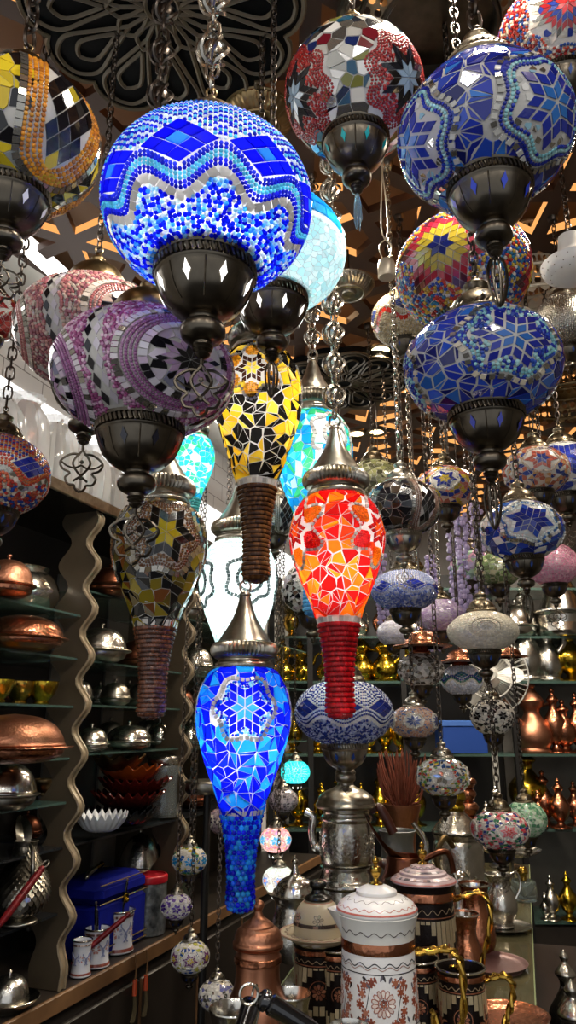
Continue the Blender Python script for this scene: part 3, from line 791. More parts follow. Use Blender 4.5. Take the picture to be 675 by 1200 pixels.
# 16 red, lit
lamp('lit red and orange teardrop lamp with a red beaded tail, centre right', 394, 583, 1.35, 54,
     lambda m, R: (pat_flower(m, R, 3, 1.02, .115, [(.9, .12, .01), (.5, .01, .01)], [[(.7, .006, .012), (.85, .02, .02)], [(.9, .26, .01), (.8, .2, .01)]], .21, .56, .085, ['m', 'm', (.9, .9, .9)], [(.75, .008, .008), (.9, .3, .01), (.9, .22, .01), (.55, .01, .01), (.85, .06, .01)], .29, off=PI/3, lo=.955), m.band(m.S.sb-.07*R, .11*R, ['m'], .13*R)),
     style='tear', bl=.93, tl=.83, cap='bell', capm='silver_old', gap=.002, lit=1.15, lcol=(1, .92, .85), tail=([(.55, .006, .012), (.7, .012, .02), (.45, .004, .01)], .1, .6), chain='silver', orn=2, link=.028)
# 17 blue, lit
BL = [(.003, .01, .8), (.004, .02, .9), (.01, .3, .95), (.02, .4, .95), (.003, .006, .6), (.01, .22, .9)]
lamp('lit royal blue teardrop lamp with a blue beaded tail, low at the centre', 286, 783, 1.4, 54,
     lambda m, R: (pat_star(m, R, 3, 1.0, 6, 2, .18, [(.05, .45, .95), (.004, .01, .85), (.003, .008, .75)], rot=.0, amp=.1, bord=[('t', ['m'], .1)], inner=('b', [(.01, .02, .6), (.3, .7, .9), (.01, .2, .8)], .055),
        outer=BL, cell=.3, off=.03, split=.85), m.band(m.S.sb-.06*R, .11*R, ['m'], .12*R)),
     style='tear', bl=1.0, tl=.8, cap='bell', capm='silver_old', gap=.0018, lit=1.3, lcol=(1, 1, 1), tail=([(.003, .01, .6), (.01, .12, .75), (.02, .3, .7), (.003, .006, .45)], .095, 1.0), taillit=True)
# 18 squat blue and white
lamp('squat navy and white diamond pattern globe lamp, behind the tip of the red tail', 403, 835, 1.75, 57,
     lambda m, R: pat_wave(m, R, 7, .13, 1.85, [[h('1e2f78')], [h('c9ccd0')], [h('24387c')], [h('b8c0cc')]], .13, [h('18246a'), h('1c2c78')], [h('1c2c78')], [h('c9cac8'), h('d4d2cc')], .1, [h('24387c'), h('1e2f78'), h('8c98b8'), h('a8b0c4')], .05, [[h('c9ccd0')], [h('24387c')], [h('b8c0cc')], [h('1e2f78')]]),
     hr=.66, capm='silver_old', cupm='silver_old', fin=None, chain='silver')
# 19 black and white
lamp('black and white mosaic globe lamp with a silver cup, right of the red teardrop lamp', 471, 596, 1.64, 45,
     lambda m, R: pat_ogee(m, R, 3, .95, .2, 3, [h('6c5548'), h('846a5c')], .06, [h('100f12'), h('17161a')], [h('17161a')], .1, [h('121116'), h('1a1a20'), h('3a3028'), h('121116')], .27, off=.75, gs=.16), hr=.74, capm='silver_old', cupm='silver_old', fin='fili', chain='silver', flen=.5)
# 20 right small blue star
lamp('small white globe lamp with a navy six-point star, at the right', 611, 622, 1.45, 47,
     lambda m, R: pat_star(m, R, 3, .05, 6, 2, .18, [h('1d2c88'), h('18247a'), h('2a48a0')], rot=.3, amp=.1, bord=[('b', [h('bfc8c8')], .07), ('b', [h('3a6aa0'), h('d0d4d0')], .07), ('t', ['m', WHT], .11)], inner=('c', [WHT, h('b8c4c8')], .12), outer=[h('1f3a9a'), WHT, h('2a5aa4'), h('1a2a7a')], cell=.26, off=.25), hr=.74, fin='loop', flen=.7, capm='bronze')
lamp('multicolour flower mosaic globe lamp, behind the navy star lamp on the right', 628, 552, 1.85, 38,
     lambda m, R: pat_star(m, R, 4, .1, 6, 2, .15, [h('2c3a7a'), h('a85a4c')], bord=[('b', [h('b8a898')], .08)], outer=[h('c8b8a8'), h('a8604c'), h('2c3a7a'), h('b88c5c'), h('c8c4bc')], cell=.17, off=.2), hr=.74)
lamp('indigo diamond globe lamp at the right edge behind the multicolour flower globe', 660, 552, 2.15, 42,
     lambda m, R: pat_star(m, R, 3, .1, 6, 3, .16, [h('2a3aa0'), h('1f2a8a'), h('24307c')], bord=[('t', [WHT], .1)], outer=[WHT, h('2a3a90'), h('a8acc0')], cell=.2, off=.1), hr=.78)
# ---------------------------------------------------------------- farther and smaller lamps
def simple(cols, cell=.24, star=None, nm=4, off=0, lat=.05, bead=None, wh=None):
    def f(m, R):
        if star: pat_star(m, R, nm, lat, star[0], star[1], star[2]*(.75 if star[1] > 1 else 1), star[3], rot=.2, amp=.06, bord=[('b', wh or [H('c9c5bc')], .1)], outer=cols, cell=cell, off=off, beadouter=bead)
        elif bead: m.bead_fill(bead[1]*R, bead[0])
        else: m.crazy(cell*R, cols)
    return f
SW = H('cfcac0')
# left edge
lamp('navy and orange beaded globe lamp at the left edge, in front of the silver pot', -2, 557, 1.27, 58,
     lambda m, R: pat_wave(m, R, 6, .2, 1.95, [[H('a8402c')], [H('b86a3c')], [H('a83a2c')]], .13, [H('1a2580'), H('202c8c')], [H('1a2580')], [SW, 'm'], .12, [H('b85a3c'), H('24408a'), H('c9b8a4'), H('a8342c')], .07, [[H('a8342c')], [H('1f2a8a')], [H('b87a3c')]], off=.6), hr=.8, link=.024)
lamp('dark red globe lamp at the left edge, behind the openwork finial of the yellow globe', -9, 371, 1.75, 33, simple([H('8c2424'), H('6c1c1e'), H('a03a34'), H('b8a094')], .22, (6, 2, .2, [H('6c1418'), H('8c2424')])), hr=.9)
# right side
lamp('plain rose pink crackle globe lamp at the right edge, below the navy star lamp', 647, 662, 2.15, 30, simple([H('d48fa8'), H('c97f9a'), H('dca4b6')], .12), hr=.85, gmat=['grout', 'tile', 'mirror'], flen=.8)
lamp('ivory globe lamp with a pale dotted flower, unlit, at the centre right', 566, 740, 1.67, 40,
     lambda m, R: pat_star(m, R, 3, .05, 8, 1, .1, [H('a8a294')], bord=[('b', [H('d8d2c0')], .05), ('t', [H('cfc8b4')], .09), ('b', [H('d8d2c0')], .06), ('t', [H('c4bca8')], .11), ('b', [H('d8d2c0')], .06)], outer=[H('d0c9b6'), H('d8d2c0'), H('c9c2ae')], cell=.1, off=.1), hr=.6, flen=.5, capm='bronze')
lamp('indigo and grey beaded globe lamp, hanging just below the black and white globe', 474, 692, 1.95, 38,
     lambda m, R: pat_wave(m, R, 6, .14, 1.8, [[H('8c94b8')], [H('3a4a9c')]], .12, [H('24308c'), H('1c2878')], [H('24308c')], [H('8c90a8')], .1, [H('6c78a8'), H('9aa0b8'), H('4a5a9c')], .07, [[H('7c86ac')], [H('9aa0b8')]], off=.3), hr=.62, fin=None)
lamp('pink and navy flower globe lamp, behind the lower blue globe on the right', 522, 572, 2.3, 34, simple([H('c07a6c'), H('2a3484'), H('b86a5c'), H('c9b0a4'), H('b8a03c')], .2, (6, 2, .17, [H('b8a03c'), H('2a3484')])), hr=.75, fin=None)
lamp('olive and grey globe lamp, behind the black and white globe', 438, 566, 2.5, 34, simple([H('8a8c5c'), H('6c6e4c'), H('a8a888'), H('4c4c38')], .18), hr=.8, fin=None, capm='bronze')
lamp('lilac globe lamp left of the ivory globe', 517, 722, 2.4, 27, simple([H('b4a0c4'), H('a890bc'), H('c9bcd4')], .14), hr=.75, fin=None, chain='silver')
lamp('peach and slate globe lamp above the copper vase of reeds', 485, 846, 2.0, 28, simple([H('c49c84'), H('b88c78'), H('6c78a0'), H('c9b0a0')], .12, (8, 1, .2, [H('4a5684')]), nm=5), hr=.68, fin=None, capm='silver_old')
lamp('white crackle globe lamp with green and red chips, right of the reeds', 519, 910, 1.9, 31, simple([SW, SW, 'm', H('d8d4cc'), H('5a8a4a'), H('a83a2c'), H('2a4a7a'), H('b8a03c')], .15, (6, 1, .22, ['m'])), hr=.72, flen=.4, capm='silver_old')
lamp('white globe lamp with red and green flower mosaic, above the counter at the right', 586, 972, 1.85, 33, simple([H('d4c9c0'), H('b83a44'), H('c97880'), H('2a6a4a'), H('d8d0c4'), H('2c3c7a')], .15, (6, 2, .13, [H('b83030'), H('c9646c')]), off=.3), hr=.68, fin='fili', flen=.5, capm='bronze')
lamp('green mosaic globe lamp partly hidden by the red flower globe at the counter', 616, 960, 2.15, 24, simple([H('7caa84'), H('9cc0a0'), H('4a7a5c'), H('c0d0bc')], .18), hr=.85, fin=None)
lamp('white globe lamp with a teal zigzag under a copper lid, centre right', 541, 797, 2.3, 23, lambda m, R: pat_wave(m, R, 6, .15, 1.75, [[H('2a6a5c')], [H('24307c')]], .13, [H('2a5a7a')], [H('2a6a5c')], [SW], .14, [H('d8d8e0'), H('c4c8d8')], .12, [[H('c9cfe0')], [H('d8d8e0')]]), hr=.75, fin=None, capm='copper')
lamp('black and white globe lamp with a small star, in front of the white fan', 577, 840, 2.35, 25, simple([H('d8d4cc'), H('1a1a1c'), H('cfcac0'), H('2c2c2c')], .17, (6, 1, .16, [H('16161a')]), nm=5, off=.5), hr=.85, fin=None, capm='silver_old')
lamp('grey crystal chip globe lamp under a wide copper lid, left of the zigzag globe', 493, 785, 2.15, 27, simple(['m', H('b8b4b0'), H('8c8884'), H('d0ccc8'), H('4c4844')], .2), hr=.75, fin=None, capm='copper', chain='silver')
lamp('white globe lamp with a black net pattern, behind the red teardrop lamp', 366, 690, 2.1, 37, simple([H('d4d0ca'), H('1c1c20'), 'm', H('d8d4ce'), H('c9b8c0')], .17, (6, 2, .15, [H('17171c'), 'm'])), hr=.85, fin=None)
lamp('grey and black wave globe lamp, behind the brown tail of the yellow teardrop', 322, 606, 2.0, 30, lambda m, R: pat_ogee(m, R, 4, .95, .25, 3, [H('7a7468')], .07, [H('17181c'), H('24282c')], [H('17181c')], .12, [H('b8b4a8'), H('3a3a38'), 'm'], .25, off=.5, gs=.2), hr=.85, fin=None)
lamp('lit green and turquoise teardrop lamp, showing between the purple globe and the yellow teardrop', 226, 512, 1.95, 26, simple([(.03, .5, .2), (.02, .5, .6), (.5, .9, .8), (.02, .35, .6)], .25), style='tear', cap='bell', lit=1.3, lcol=(.9, 1, .95), tail=([(.1, .5, .5)], .12, .8), capm='silver_old')
lamp('small white crystal chip globe lamp above the golden pots, left of the copper lid', 461, 742, 2.6, 19, simple([H('c9c9d8'), H('b8b8cc'), H('d8d8e4')], .2), hr=.8, fin=None)
lamp('pink and mint globe lamp behind the navy star lamp', 553, 664, 2.7, 25, simple([H('c99ab4'), H('a8c4b4'), H('b4a4cc'), H('8cac8c')], .25), hr=.8, fin=None)
lamp('moss green floral globe lamp, left of the rose pink globe', 583, 668, 2.6, 27, simple([H('8ca070'), H('6c8458'), H('b8b898'), H('5c6c48')], .2), hr=.75, fin=None)
# small lamps, low in front of the left cabinet
def mini(label, px, py, t, Rp, cols, star=None, lit=0, group=None, nm=6, **k):
    return lamp(label, px, py, t, Rp, simple(cols, .22, star, nm), hr=.8, lit=lit, link=.016, capm='silver_old', name='small_mosaic_lamp', fin=k.pop('fin', None), group=group, **k)
mini('small white lamp with yellow and green dots, highest of three by the dark tray stand', 222, 1008, 2.1, 20, [SW, SW, H('b8a83c'), H('3a7a5c'), H('2a5a9c'), H('d8d4cc')], (6, 1, .2, [H('2a8ac0')]))
mini('small white lamp with violet petals, nearest to the glass jar', 207, 1062, 2.02, 18, [SW, H('5c3a8c'), H('d8d4dc'), H('7a5aa4'), H('cfcad4')], (6, 1, .22, [H('4a2a84')]))
mini('small round lamp with a purple and yellow flower, low at the left centre', 223, 1121, 1.9, 22, [SW, SW, H('d8d4cc'), H('2a4a8a'), H('a8a84a')], (6, 2, .17, [H('b8a43a'), H('6c3a6c')]))
mini('small white speckled lamp at the bottom, left of the copper jar', 254, 1166, 1.85, 21, [SW, SW, 'm', H('d8d4cc'), H('6c6c9c')], None, cup=False)
mini('small lit pink lamp with yellow ring flowers, right of the blue beaded tail', 323, 984, 2.35, 18, [(.9, .35, .4), (.95, .5, .35), (.9, .7, .7), (.7, .3, .6)], (6, 1, .22, [(.1, .5, .8)]), lit=.55)
mini('small lit white lamp with a blue dot flower, beneath the lit pink one', 327, 1031, 2.25, 19, [(.8, .95, .85), (.85, .95, .9), (.8, .9, .85)], (6, 2, .14, [(.9, .3, .1), (.1, .3, .8)]), lit=.55)
mini('small lit turquoise lamp, behind the lit blue teardrop', 346, 905, 2.9, 17, [(.02, .6, .6), (.05, .75, .7), (.02, .5, .65)], None, lit=.8)
mini('small grey mosaic lamp, above the lit pink one', 332, 938, 2.6, 17, [H('8c8890'), H('b8b0b4'), H('5c585c')], None)
mini('small dim mauve lamp, behind the dark tray stand', 262, 962, 2.7, 19, [H('8c7c8c'), H('a898a4'), H('5c5460')], (6, 1, .2, [H('3a2a4c')]))
# ---------------------------------------------------------------- room
M['floor'] = mat('dark_floor', '2a2521', 0, .35, noise=('1a1715', 3, .3))
M['plaster'] = mat('grey_stone_panel', '77736c', 0, .55, noise=('55524d', 5, .35), bump=(20, .2))
M['dark_panel'] = mat('dark_panel', '1b1917', 0, .5)
M['ceil_up'] = mat('tan_ceiling', '6d543b', 0, .7, noise=('5a442f', 2, .3))
M['lattice'] = mat('brown_lattice_board', '3c2619', 0, .5)
M['white_ceiling'] = mat('white_ceiling', 'cfccc4', 0, .6)
M['med_plate'] = mat('medallion_plate', '060708', 0, .7, spec=.1)
M['med_line'] = mat('medallion_outline', '564c3a', 0, .5)
M['led_white'] = emit_mat('white_led', (1, .97, .93), 2.6)
M['panel_light'] = emit_mat('light_panel', (1, .98, .95), 1.7)
def tiles_mat():
    m, nt, out = new_mat('white_wall_tiles'); b = nt.nodes.new('ShaderNodeBsdfPrincipled'); nt.links.new(b.outputs[0], out.inputs[0])
    tc = nt.nodes.new('ShaderNodeTexCoord'); br = nt.nodes.new('ShaderNodeTexBrick'); mp = nt.nodes.new('ShaderNodeMapping')
    mp.inputs['Rotation'].default_value = (PI/2, 0, 0)
    br.inputs['Color1'].default_value = (.66, .64, .6, 1); br.inputs['Color2'].default_value = (.62, .6, .56, 1); br.inputs['Mortar'].default_value = (.2, .18, .16, 1)
    br.inputs['Scale'].default_value = 1; br.inputs['Mortar Size'].default_value = .0022; br.inputs['Brick Width'].default_value = .2; br.inputs['Row Height'].default_value = .09
    nt.links.new(tc.outputs['Object'], mp.inputs[0]); nt.links.new(mp.outputs[0], br.inputs['Vector']); nt.links.new(br.outputs[0], b.inputs['Base Color']); b.inputs['Roughness'].default_value = .35
    return m
M['wall_tiles'] = tiles_mat()
def struct(name, mb, m, loc=(0, 0, 0), rz=0):
    o = mb.build(name, m); o.location = loc; o.rotation_euler = (0, 0, rz); o['kind'] = 'structure'; return o
struct('floor', MB().box((1, 2, -.05), (6, 8, .1)), 'floor')
struct('wall_back', MB().box((1.2, 5.05, 1.6), (5.2, .1, 3.3)), 'plaster')
struct('wall_left', MB().box((0, 0, 1.55), (6.2, .1, 3.1)), 'wall_tiles', tuple(lw(.8, .40, 0)), UA)
wr = (2.05, 2.6)
struct('wall_right', MB().box((0, 0, 1.55), (6.2, .1, 3.1)), 'plaster', (wr[0]+.25, wr[1], 0), UA)
struct('ceiling', MB().box((1, 2.2, 3.12), (6, 7.2, .06)), 'ceil_up')
# light panel and led strip on the left wall, white strip of ceiling along it
struct('trim_1', MB().box((0, 0, 0), (4.4, .012, .2)), 'panel_light', tuple(lw(.9, .338, 2.52)), UA)
struct('trim_2', MB().box((0, 0, 0), (4.4, .05, .03)), 'led_white', tuple(lw(.9, .14, 2.945)), UA)
struct('trim_3', MB().box((0, 0, 0), (4.4, .22, .02)), 'white_ceiling', tuple(lw(.9, .26, 2.965)), UA)
struct('trim_4', MB().box((0, 0, 0), (4.4, .06, .03), bev=.006), 'plaster', tuple(lw(.9, .31, 2.40)), UA)
# lattice board: every cell of the pattern is a frame round a hole, the cut edge is lined with led light
def inset(poly, d):
    n = len(poly); out = []
    for i in range(n):
        a, b, c = poly[i-1], poly[i], poly[(i+1) % n]
        e1 = (b[0]-a[0], b[1]-a[1]); e2 = (c[0]-b[0], c[1]-b[1]); l1 = math.hypot(*e1); l2 = math.hypot(*e2)
        n1 = (-e1[1]/l1, e1[0]/l1); n2 = (-e2[1]/l2, e2[0]/l2); k = 1+n1[0]*n2[0]+n1[1]*n2[1]; k = max(k, .35)
        out.append((b[0]+(n1[0]+n2[0])*d/k, b[1]+(n1[1]+n2[1])*d/k))
    return out
def lattice():
    mb = MB(); a = .23; z0, z1 = 2.93, 2.955; hgt = a*math.sqrt(3)/2
    def frame(poly):
        A = sum(p[0]*q[1]-q[0]*p[1] for p, q in zip(poly, poly[1:]+poly[:1]))
        if A < 0: poly = poly[::-1]
        q = inset(poly, .022); n = len(poly)
        V = [(x, y, z0) for x, y in poly]+[(x, y, z0) for x, y in q]+[(x, y, z1) for x, y in q]
        mb.raw(V, [[(i+1) % n, i, n+i, n+(i+1) % n] for i in range(n)], 0, (1, 1, 1), False)
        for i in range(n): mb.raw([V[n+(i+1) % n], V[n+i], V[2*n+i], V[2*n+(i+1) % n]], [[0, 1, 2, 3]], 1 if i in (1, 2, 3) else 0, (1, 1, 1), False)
    for i in range(-6, 16):
        for j in range(-2, 22):
            cx = i*a*1.5*1.0-.3; cy = j*a*math.sqrt(3)+(i % 2)*hgt+.1
            d = ((cx-F0[0])*NW[0]+(cy-F0[1])*NW[1])
            if d > .1 or cx > 2.6 or cy > 5.0+a: continue
            # hexagon split into three bent strips and a three pointed star
            V6 = [(cx+a*math.cos(k*PI/3), cy+a*math.sin(k*PI/3)) for k in range(6)]
            mid = [((V6[k][0]+V6[(k+1) % 6][0])/2, (V6[k][1]+V6[(k+1) % 6][1])/2) for k in range(6)]
            inn = [(cx+a*.42*math.cos(k*PI/3+PI/6), cy+a*.42*math.sin(k*PI/3+PI/6)) for k in range(6)]
            for k in range(0, 6, 2):
                frame([V6[k], mid[k], inn[k], (cx, cy), inn[(k-1) % 6], mid[(k-1) % 6]])
                k2 = k+1
                frame([mid[k], V6[k2], V6[(k2+1) % 6] if False else mid[k2], inn[k2], (cx, cy), inn[k]])
    return mb
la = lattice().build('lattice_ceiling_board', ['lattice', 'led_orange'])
tag(la, 'brown cut-out lattice board with orange lit edges, spread under the whole ceiling', 'ceiling panel')
# medallions
def medallion(label, c, R, rot=0, name='ceiling_medallion'):
    root = thing(name, label, 'ceiling rose', (c.x, c.y, 2.895), rot)
    N = 12; ol = []
    for i in range(N*12):
        a = TAU*i/(N*12); r = R*(.9+.1*abs(math.cos(N*a/2))**.7); ol.append((r*math.cos(a), r*math.sin(a)))
    MB().prism(ol, 0, .03).build('plate', 'med_plate', root)
    ln = MB(); w = .0048*R/.27
    P = lambda a, r: (r*R*math.cos(a), r*R*math.sin(a), -.002)
    for k in range(N):
        a = TAU*k/N; d = PI/N
        for W, r0, r1 in ((.92, .3, .95), (.5, .42, .8)):
            L = sp3([P(a, r0), P(a-d*W*.75, r0+(r1-r0)*.4), P(a-d*W*.95, r0+(r1-r0)*.75), P(a-d*W*.5, r1-.03), P(a, r1)], 6)
            Rr = sp3([P(a, r0), P(a+d*W*.75, r0+(r1-r0)*.4), P(a+d*W*.95, r0+(r1-r0)*.75), P(a+d*W*.5, r1-.03), P(a, r1)], 6)
            ln.tube(L, w, 4); ln.tube(Rr, w, 4)
        ln.tube([P(a, .14), P(a, .3)], w, 4)
        ln.tube(sp3([P(a, .12), P(a-d, .24), P(a-d*.9, .33), P(a, .4)], 5), w, 4); ln.tube(sp3([P(a, .12), P(a+d, .24), P(a+d*.9, .33), P(a, .4)], 5), w, 4)
    ln.tube([(x*1.005, y*1.005, 0) for x, y in ol], w*1.2, 5, True); ln.tube([P(TAU*i/40, .12) for i in range(40)], w, 4, True)
    ln.build('petal_outline', 'med_line', root)
medallion('large black ceiling rose with bronze petal outlines, at the top left of the picture', on_z(190, 5, 2.9), .275)
medallion('farther black ceiling rose with bronze petal outlines, seen above the red teardrop lamp', on_z(403, 448, 2.9), .26, .1)
# ---------------------------------------------------------------- left wall: base cabinet, display shelf and what stands on them
M['wood_dark'] = mat('dark_cabinet_wood', '2c2621', 0, .42, noise=('1d1916', 6, .3))
M['wood_edge'] = mat('brown_wood_edge', '7a5a3c', 0, .4, noise=('5c422c', 12, .3))
M['fin'] = mat('taupe_lacquered_wood', '4c4234', 0, .33, noise=('3a3227', 8, .3))
M['fin_edge'] = mat('fin_edge_wood', '85765f', .2, .3)
M['velvet'] = mat('blue_velvet', '0f1c96', 0, .75, noise=('0a1268', 14, .3), bump=(200, .2), spec=.15)
M['red'] = mat('red_plastic', 'b3202c', 0, .3)
M['red_enamel'] = mat('red_enamel_pen', '8c1f24', .2, .3, noise=('4a1216', 60, .2))
M['dark_red_glass'] = mat('dark_red_glass', '4c120e', .1, .12, coat=.4)
M['amber_glass'] = mat('amber_glass', '8a3c10', .1, .12, coat=.4)
M['smoke_glass'] = mat('smoky_black_glass', '26282b', .3, .12)
M['jar_fill'] = mat('grey_beads_in_jar', '7d8284', .4, .35, noise=('383c40', 45, .2), bump=(80, .8, 'v'))
def lp(px, z, d):
    k = (px-337.5)/F_PX; X0, Y0 = F0[0]+NW[0]*d, F0[1]+NW[1]*d; zs = (z-1.55)*SP
    a = (k*(Y0*CP+zs)-X0)/(U[0]-k*U[1]*CP); P = lw(a, d, z); return P, P.y*CP+zs
base = thing('base_cabinet', 'dark wooden base cabinet with a brown edged worktop along the left wall', 'cabinet', tuple(lw(.6, .18, 0)), UA)
# local x along the wall, local y = into the wall
MB().box((0, 0, .43), (3.2, .34, .86)).build('carcass', 'wood_dark', base)
wt = MB().box((0, .01, .88), (3.22, .37, .036)); wt.box((0, -.178, .882), (3.22, .012, .042), 1, bev=.003); wt.build('worktop', ['wood_dark', 'wood_edge'], base)
for k in range(-3, 6):
    d = MB().box((k*.38-.03-.02, -.177, .43), (.37, .016, .8), bev=.004)
    d.box((k*.38-.03+.167, -.187, .43), (.006, .006, .8), 1); d.build('door', ['wood_dark', 'wood_edge'], base)
shelf = thing('display_shelf', 'dark display shelf with wavy wooden dividers and glass shelves on the left wall', 'shelf', tuple(lw(.6, 0, .9)), UA)
SH = lambda a, d: (a-.6, d)
bp = MB().box((0, .35, .635), (3.2, .02, 1.27))
for a in (-.35, .18, .5, .95): bp.box((a-.45, .336, .6), (.14, .01, 1.1), 1)
bp.build('back_panel', ['dark_panel', 'plaster'], shelf)
tp = MB().box((0, .18, 1.285), (3.2, .36, .03)); tp.box((0, -.004, 1.285), (3.2, .012, .034), 1, bev=.003); tp.build('top_board', ['black', 'silver_old'], shelf)
ZL = [1.08, 1.24, 1.353, 1.467, 1.605, 1.737, 1.86]; ZR = [1.24, 1.475, 1.61, 1.737, 1.94]
FIN = [-.72, 0.0, .64, 1.28]
for a in FIN:
    f = MB(); pts = []; N = 150; ph = .135
    for i in range(N+1):
        z = 1.27*i/N; t = min(1, z/.16); pts.append((.022-.02*math.cos(TAU*(z-.03)/ph)*t, z))
    pts = [(d, z) for d, z in pts]; back = [(.135-d, z) for d, z in pts][::-1]; poly = pts+back
    V = [];n = len(pts)
    for x in (-.013, .013):
        for i in range(n): V.append((a-.6+x, pts[i][0], pts[i][1])); V.append((a-.6+x, .135-pts[i][0], pts[i][1]))
    F = [[2*i, 2*i+2, 2*i+3, 2*i+1] for i in range(n-1)]; m = 2*n
    f.raw(V, F, 0, (1, 1, 1), False); f.raw(V, [[m+2*i, m+2*i+1, m+2*i+3, m+2*i+2] for i in range(n-1)], 0, (1, 1, 1), False)
    f.raw(V, [[2*i, m+2*i, m+2*i+2, 2*i+2] for i in range(n-1)], 1); f.raw(V, [[2*i+1, 2*i+3, m+2*i+3, m+2*i+1] for i in range(n-1)], 1)
    for s in (-1, 1):   # raised bead along both faces of the front edge
        f.tube([(a-.6+s*.011, pts[i][0]-.001, pts[i][1]) for i in range(0, n, 2)], .004, 5, mi=1)
    f.build('wavy_divider', ['fin', 'fin_edge'], shelf)
for zs, a0, a1 in ((ZL, -.72, 0), (ZR, 0, .64), (ZR, .64, 1.28), (ZR, 1.28, 2.1)):
    for z in zs:
        g = MB().box(((a0+a1)/2-.6, .19, z-.9-.005), (a1-a0-.03, 0.30, .006), 0 if z > 1.3 else 1)
        g.build('glass_shelf', ['shelf_glass', 'smoke_glass'], shelf)
# --- vessels
def vessel(name, label, cat, loc, parts, rz=0, group=None):
    root = thing(name, label, cat, tuple(loc), rz, group)
    lids = {}
    for p in parts:
        pn, prof, m = p[:3]; kw = p[3] if len(p) > 3 else {}
        if callable(prof): mb = prof()
        else: mb = MB().lathe(prof, kw.get('n', 40), 0, sm=kw.get('sm', 3), flute=kw.get('flute'), sx=kw.get('sx', 1), sy=kw.get('sy', 1))
        o = mb.build(pn, m, lids.get('lid', root) if pn in ('knob', 'clasp') else root); lids[pn] = o
    return root
def dish_lid(R, hgt, knob=True, sx=1, rim=1.0):
    d = [(0, .0), (.55*R, 0), (.55*R, 0), (.7*R, .006), (.84*R, .14*hgt), (.88*R, .26*hgt), (.88*R, .26*hgt), (R*rim, .30*hgt), (R*rim, .33*hgt), (R*rim, .33*hgt), (.86*R, .31*hgt), (0, .3*hgt)]
    l = [(.88*R, .33*hgt), (.9*R, .36*hgt), (.88*R, .39*hgt), (.88*R, .39*hgt), (.83*R, .56*hgt), (.68*R, .78*hgt), (.42*R, .93*hgt), (.12*R, .985*hgt)]
    l += [(.05*R, 1.0*hgt), (.05*R, 1.04*hgt), (.09*R, 1.08*hgt), (.06*R, 1.13*hgt), (0, 1.15*hgt)] if knob else [(0, hgt)]
    return [('dish', d, None, {'sx': sx}), ('lid', l, None, {'sx': sx})]
def covered(label, px, z, d, Rpx, hpx, m, m2=None, knob=True, sx=1, rim=1.0, name='covered_dish', group=None):
    P, t = lp(px, z, d); R = Rpx*t/F_PX; hg = hpx*t/F_PX
    pr = dish_lid(R, hg, knob, sx, rim)
    return vessel(name, label, 'serving dish', P, [(pr[0][0], pr[0][1], m2 or m, pr[0][3]), (pr[1][0], pr[1][1], m, pr[1][3])], UA, group)
def bowl(label, px, z, d, Rpx, hpx, m, name='footed_bowl', cat='bowl'):
    P, t = lp(px, z, d); R = Rpx*t/F_PX; g = hpx*t/F_PX
    return vessel(name, label, cat, P, [('bowl', [(0, 0), (.5*R, 0), (.5*R, 0), (.52*R, .1*g), (.45*R, .16*g), (.75*R, .4*g), (.98*R, .8*g), (R, g), (R, g), (.95*R, g), (.9*R, .8*g), (.6*R, .4*g), (0, .3*g)], m)], UA)
# left bay
P, t = lp(22, 1.86, .2); R = 44*t/F_PX
def knobpot():
    mb = MB(); 
    mb.lathe([(0, 0), (.5*R, 0), (.5*R, 0), (.8*R, .012), (1.0*R, .45*R), (.98*R, .7*R), (.8*R, 1.0*R), (.62*R, 1.1*R), (.62*R, 1.1*R), (.66*R, 1.16*R), (.7*R, 1.22*R), (.7*R, 1.22*R), (.64*R, 1.22*R), (.58*R, 1.1*R), (.7*R, .8*R), (0, .1*R)], 48, sm=3); return mb
vessel('silver_pot', 'round bellied silver pot on the upper left shelf', 'pot', P, [('body', knobpot, 'silver_smooth'), ('handle', lambda: MB().tube([(R*.95, 0, .62*R), (R*1.12, 0, .66*R)], .05*R, 8).ball((1.18*R, 0, .67*R), .075*R), 'silver_smooth')], UA)
covered('copper dish with a netted pink lid, front of the upper left shelf', 6, 1.86, .05, 34, 46, 'copper_matte', 'copper', rim=1.0)
covered('small silver domed dish behind the netted copper dish', 20, 1.737, .24, 22, 30, 'silver', knob=False)
covered('broad copper covered dish at the left edge, above the gold bowls', 26, 1.737, .04, 52, 40, 'copper', 'copper', knob=False, sx=1.0)
for i, (px, d, nm) in enumerate(((-4, .08, 'first'), (22, .14, 'second'), (48, .1, 'third'))):
    bowl(f'small gold bowl on the left shelf, {nm} from the left edge', px, 1.605, d, 18, 26, 'gold' if i != 1 else 'brass', name='gold_bowl')
covered('biggest copper covered pan, jutting out past the left divider', 12, 1.467, -.03, 68, 55, 'copper_matte', 'copper', knob=False, rim=1.03)
covered('silver dome covered dish at the left edge below the biggest copper pan', 4, 1.353, .06, 40, 52, 'silver_smooth', 'silver_old')
bowl('small brass bowl right of the silver dome at the left edge', 52, 1.353, .2, 16, 18, 'brass_old')
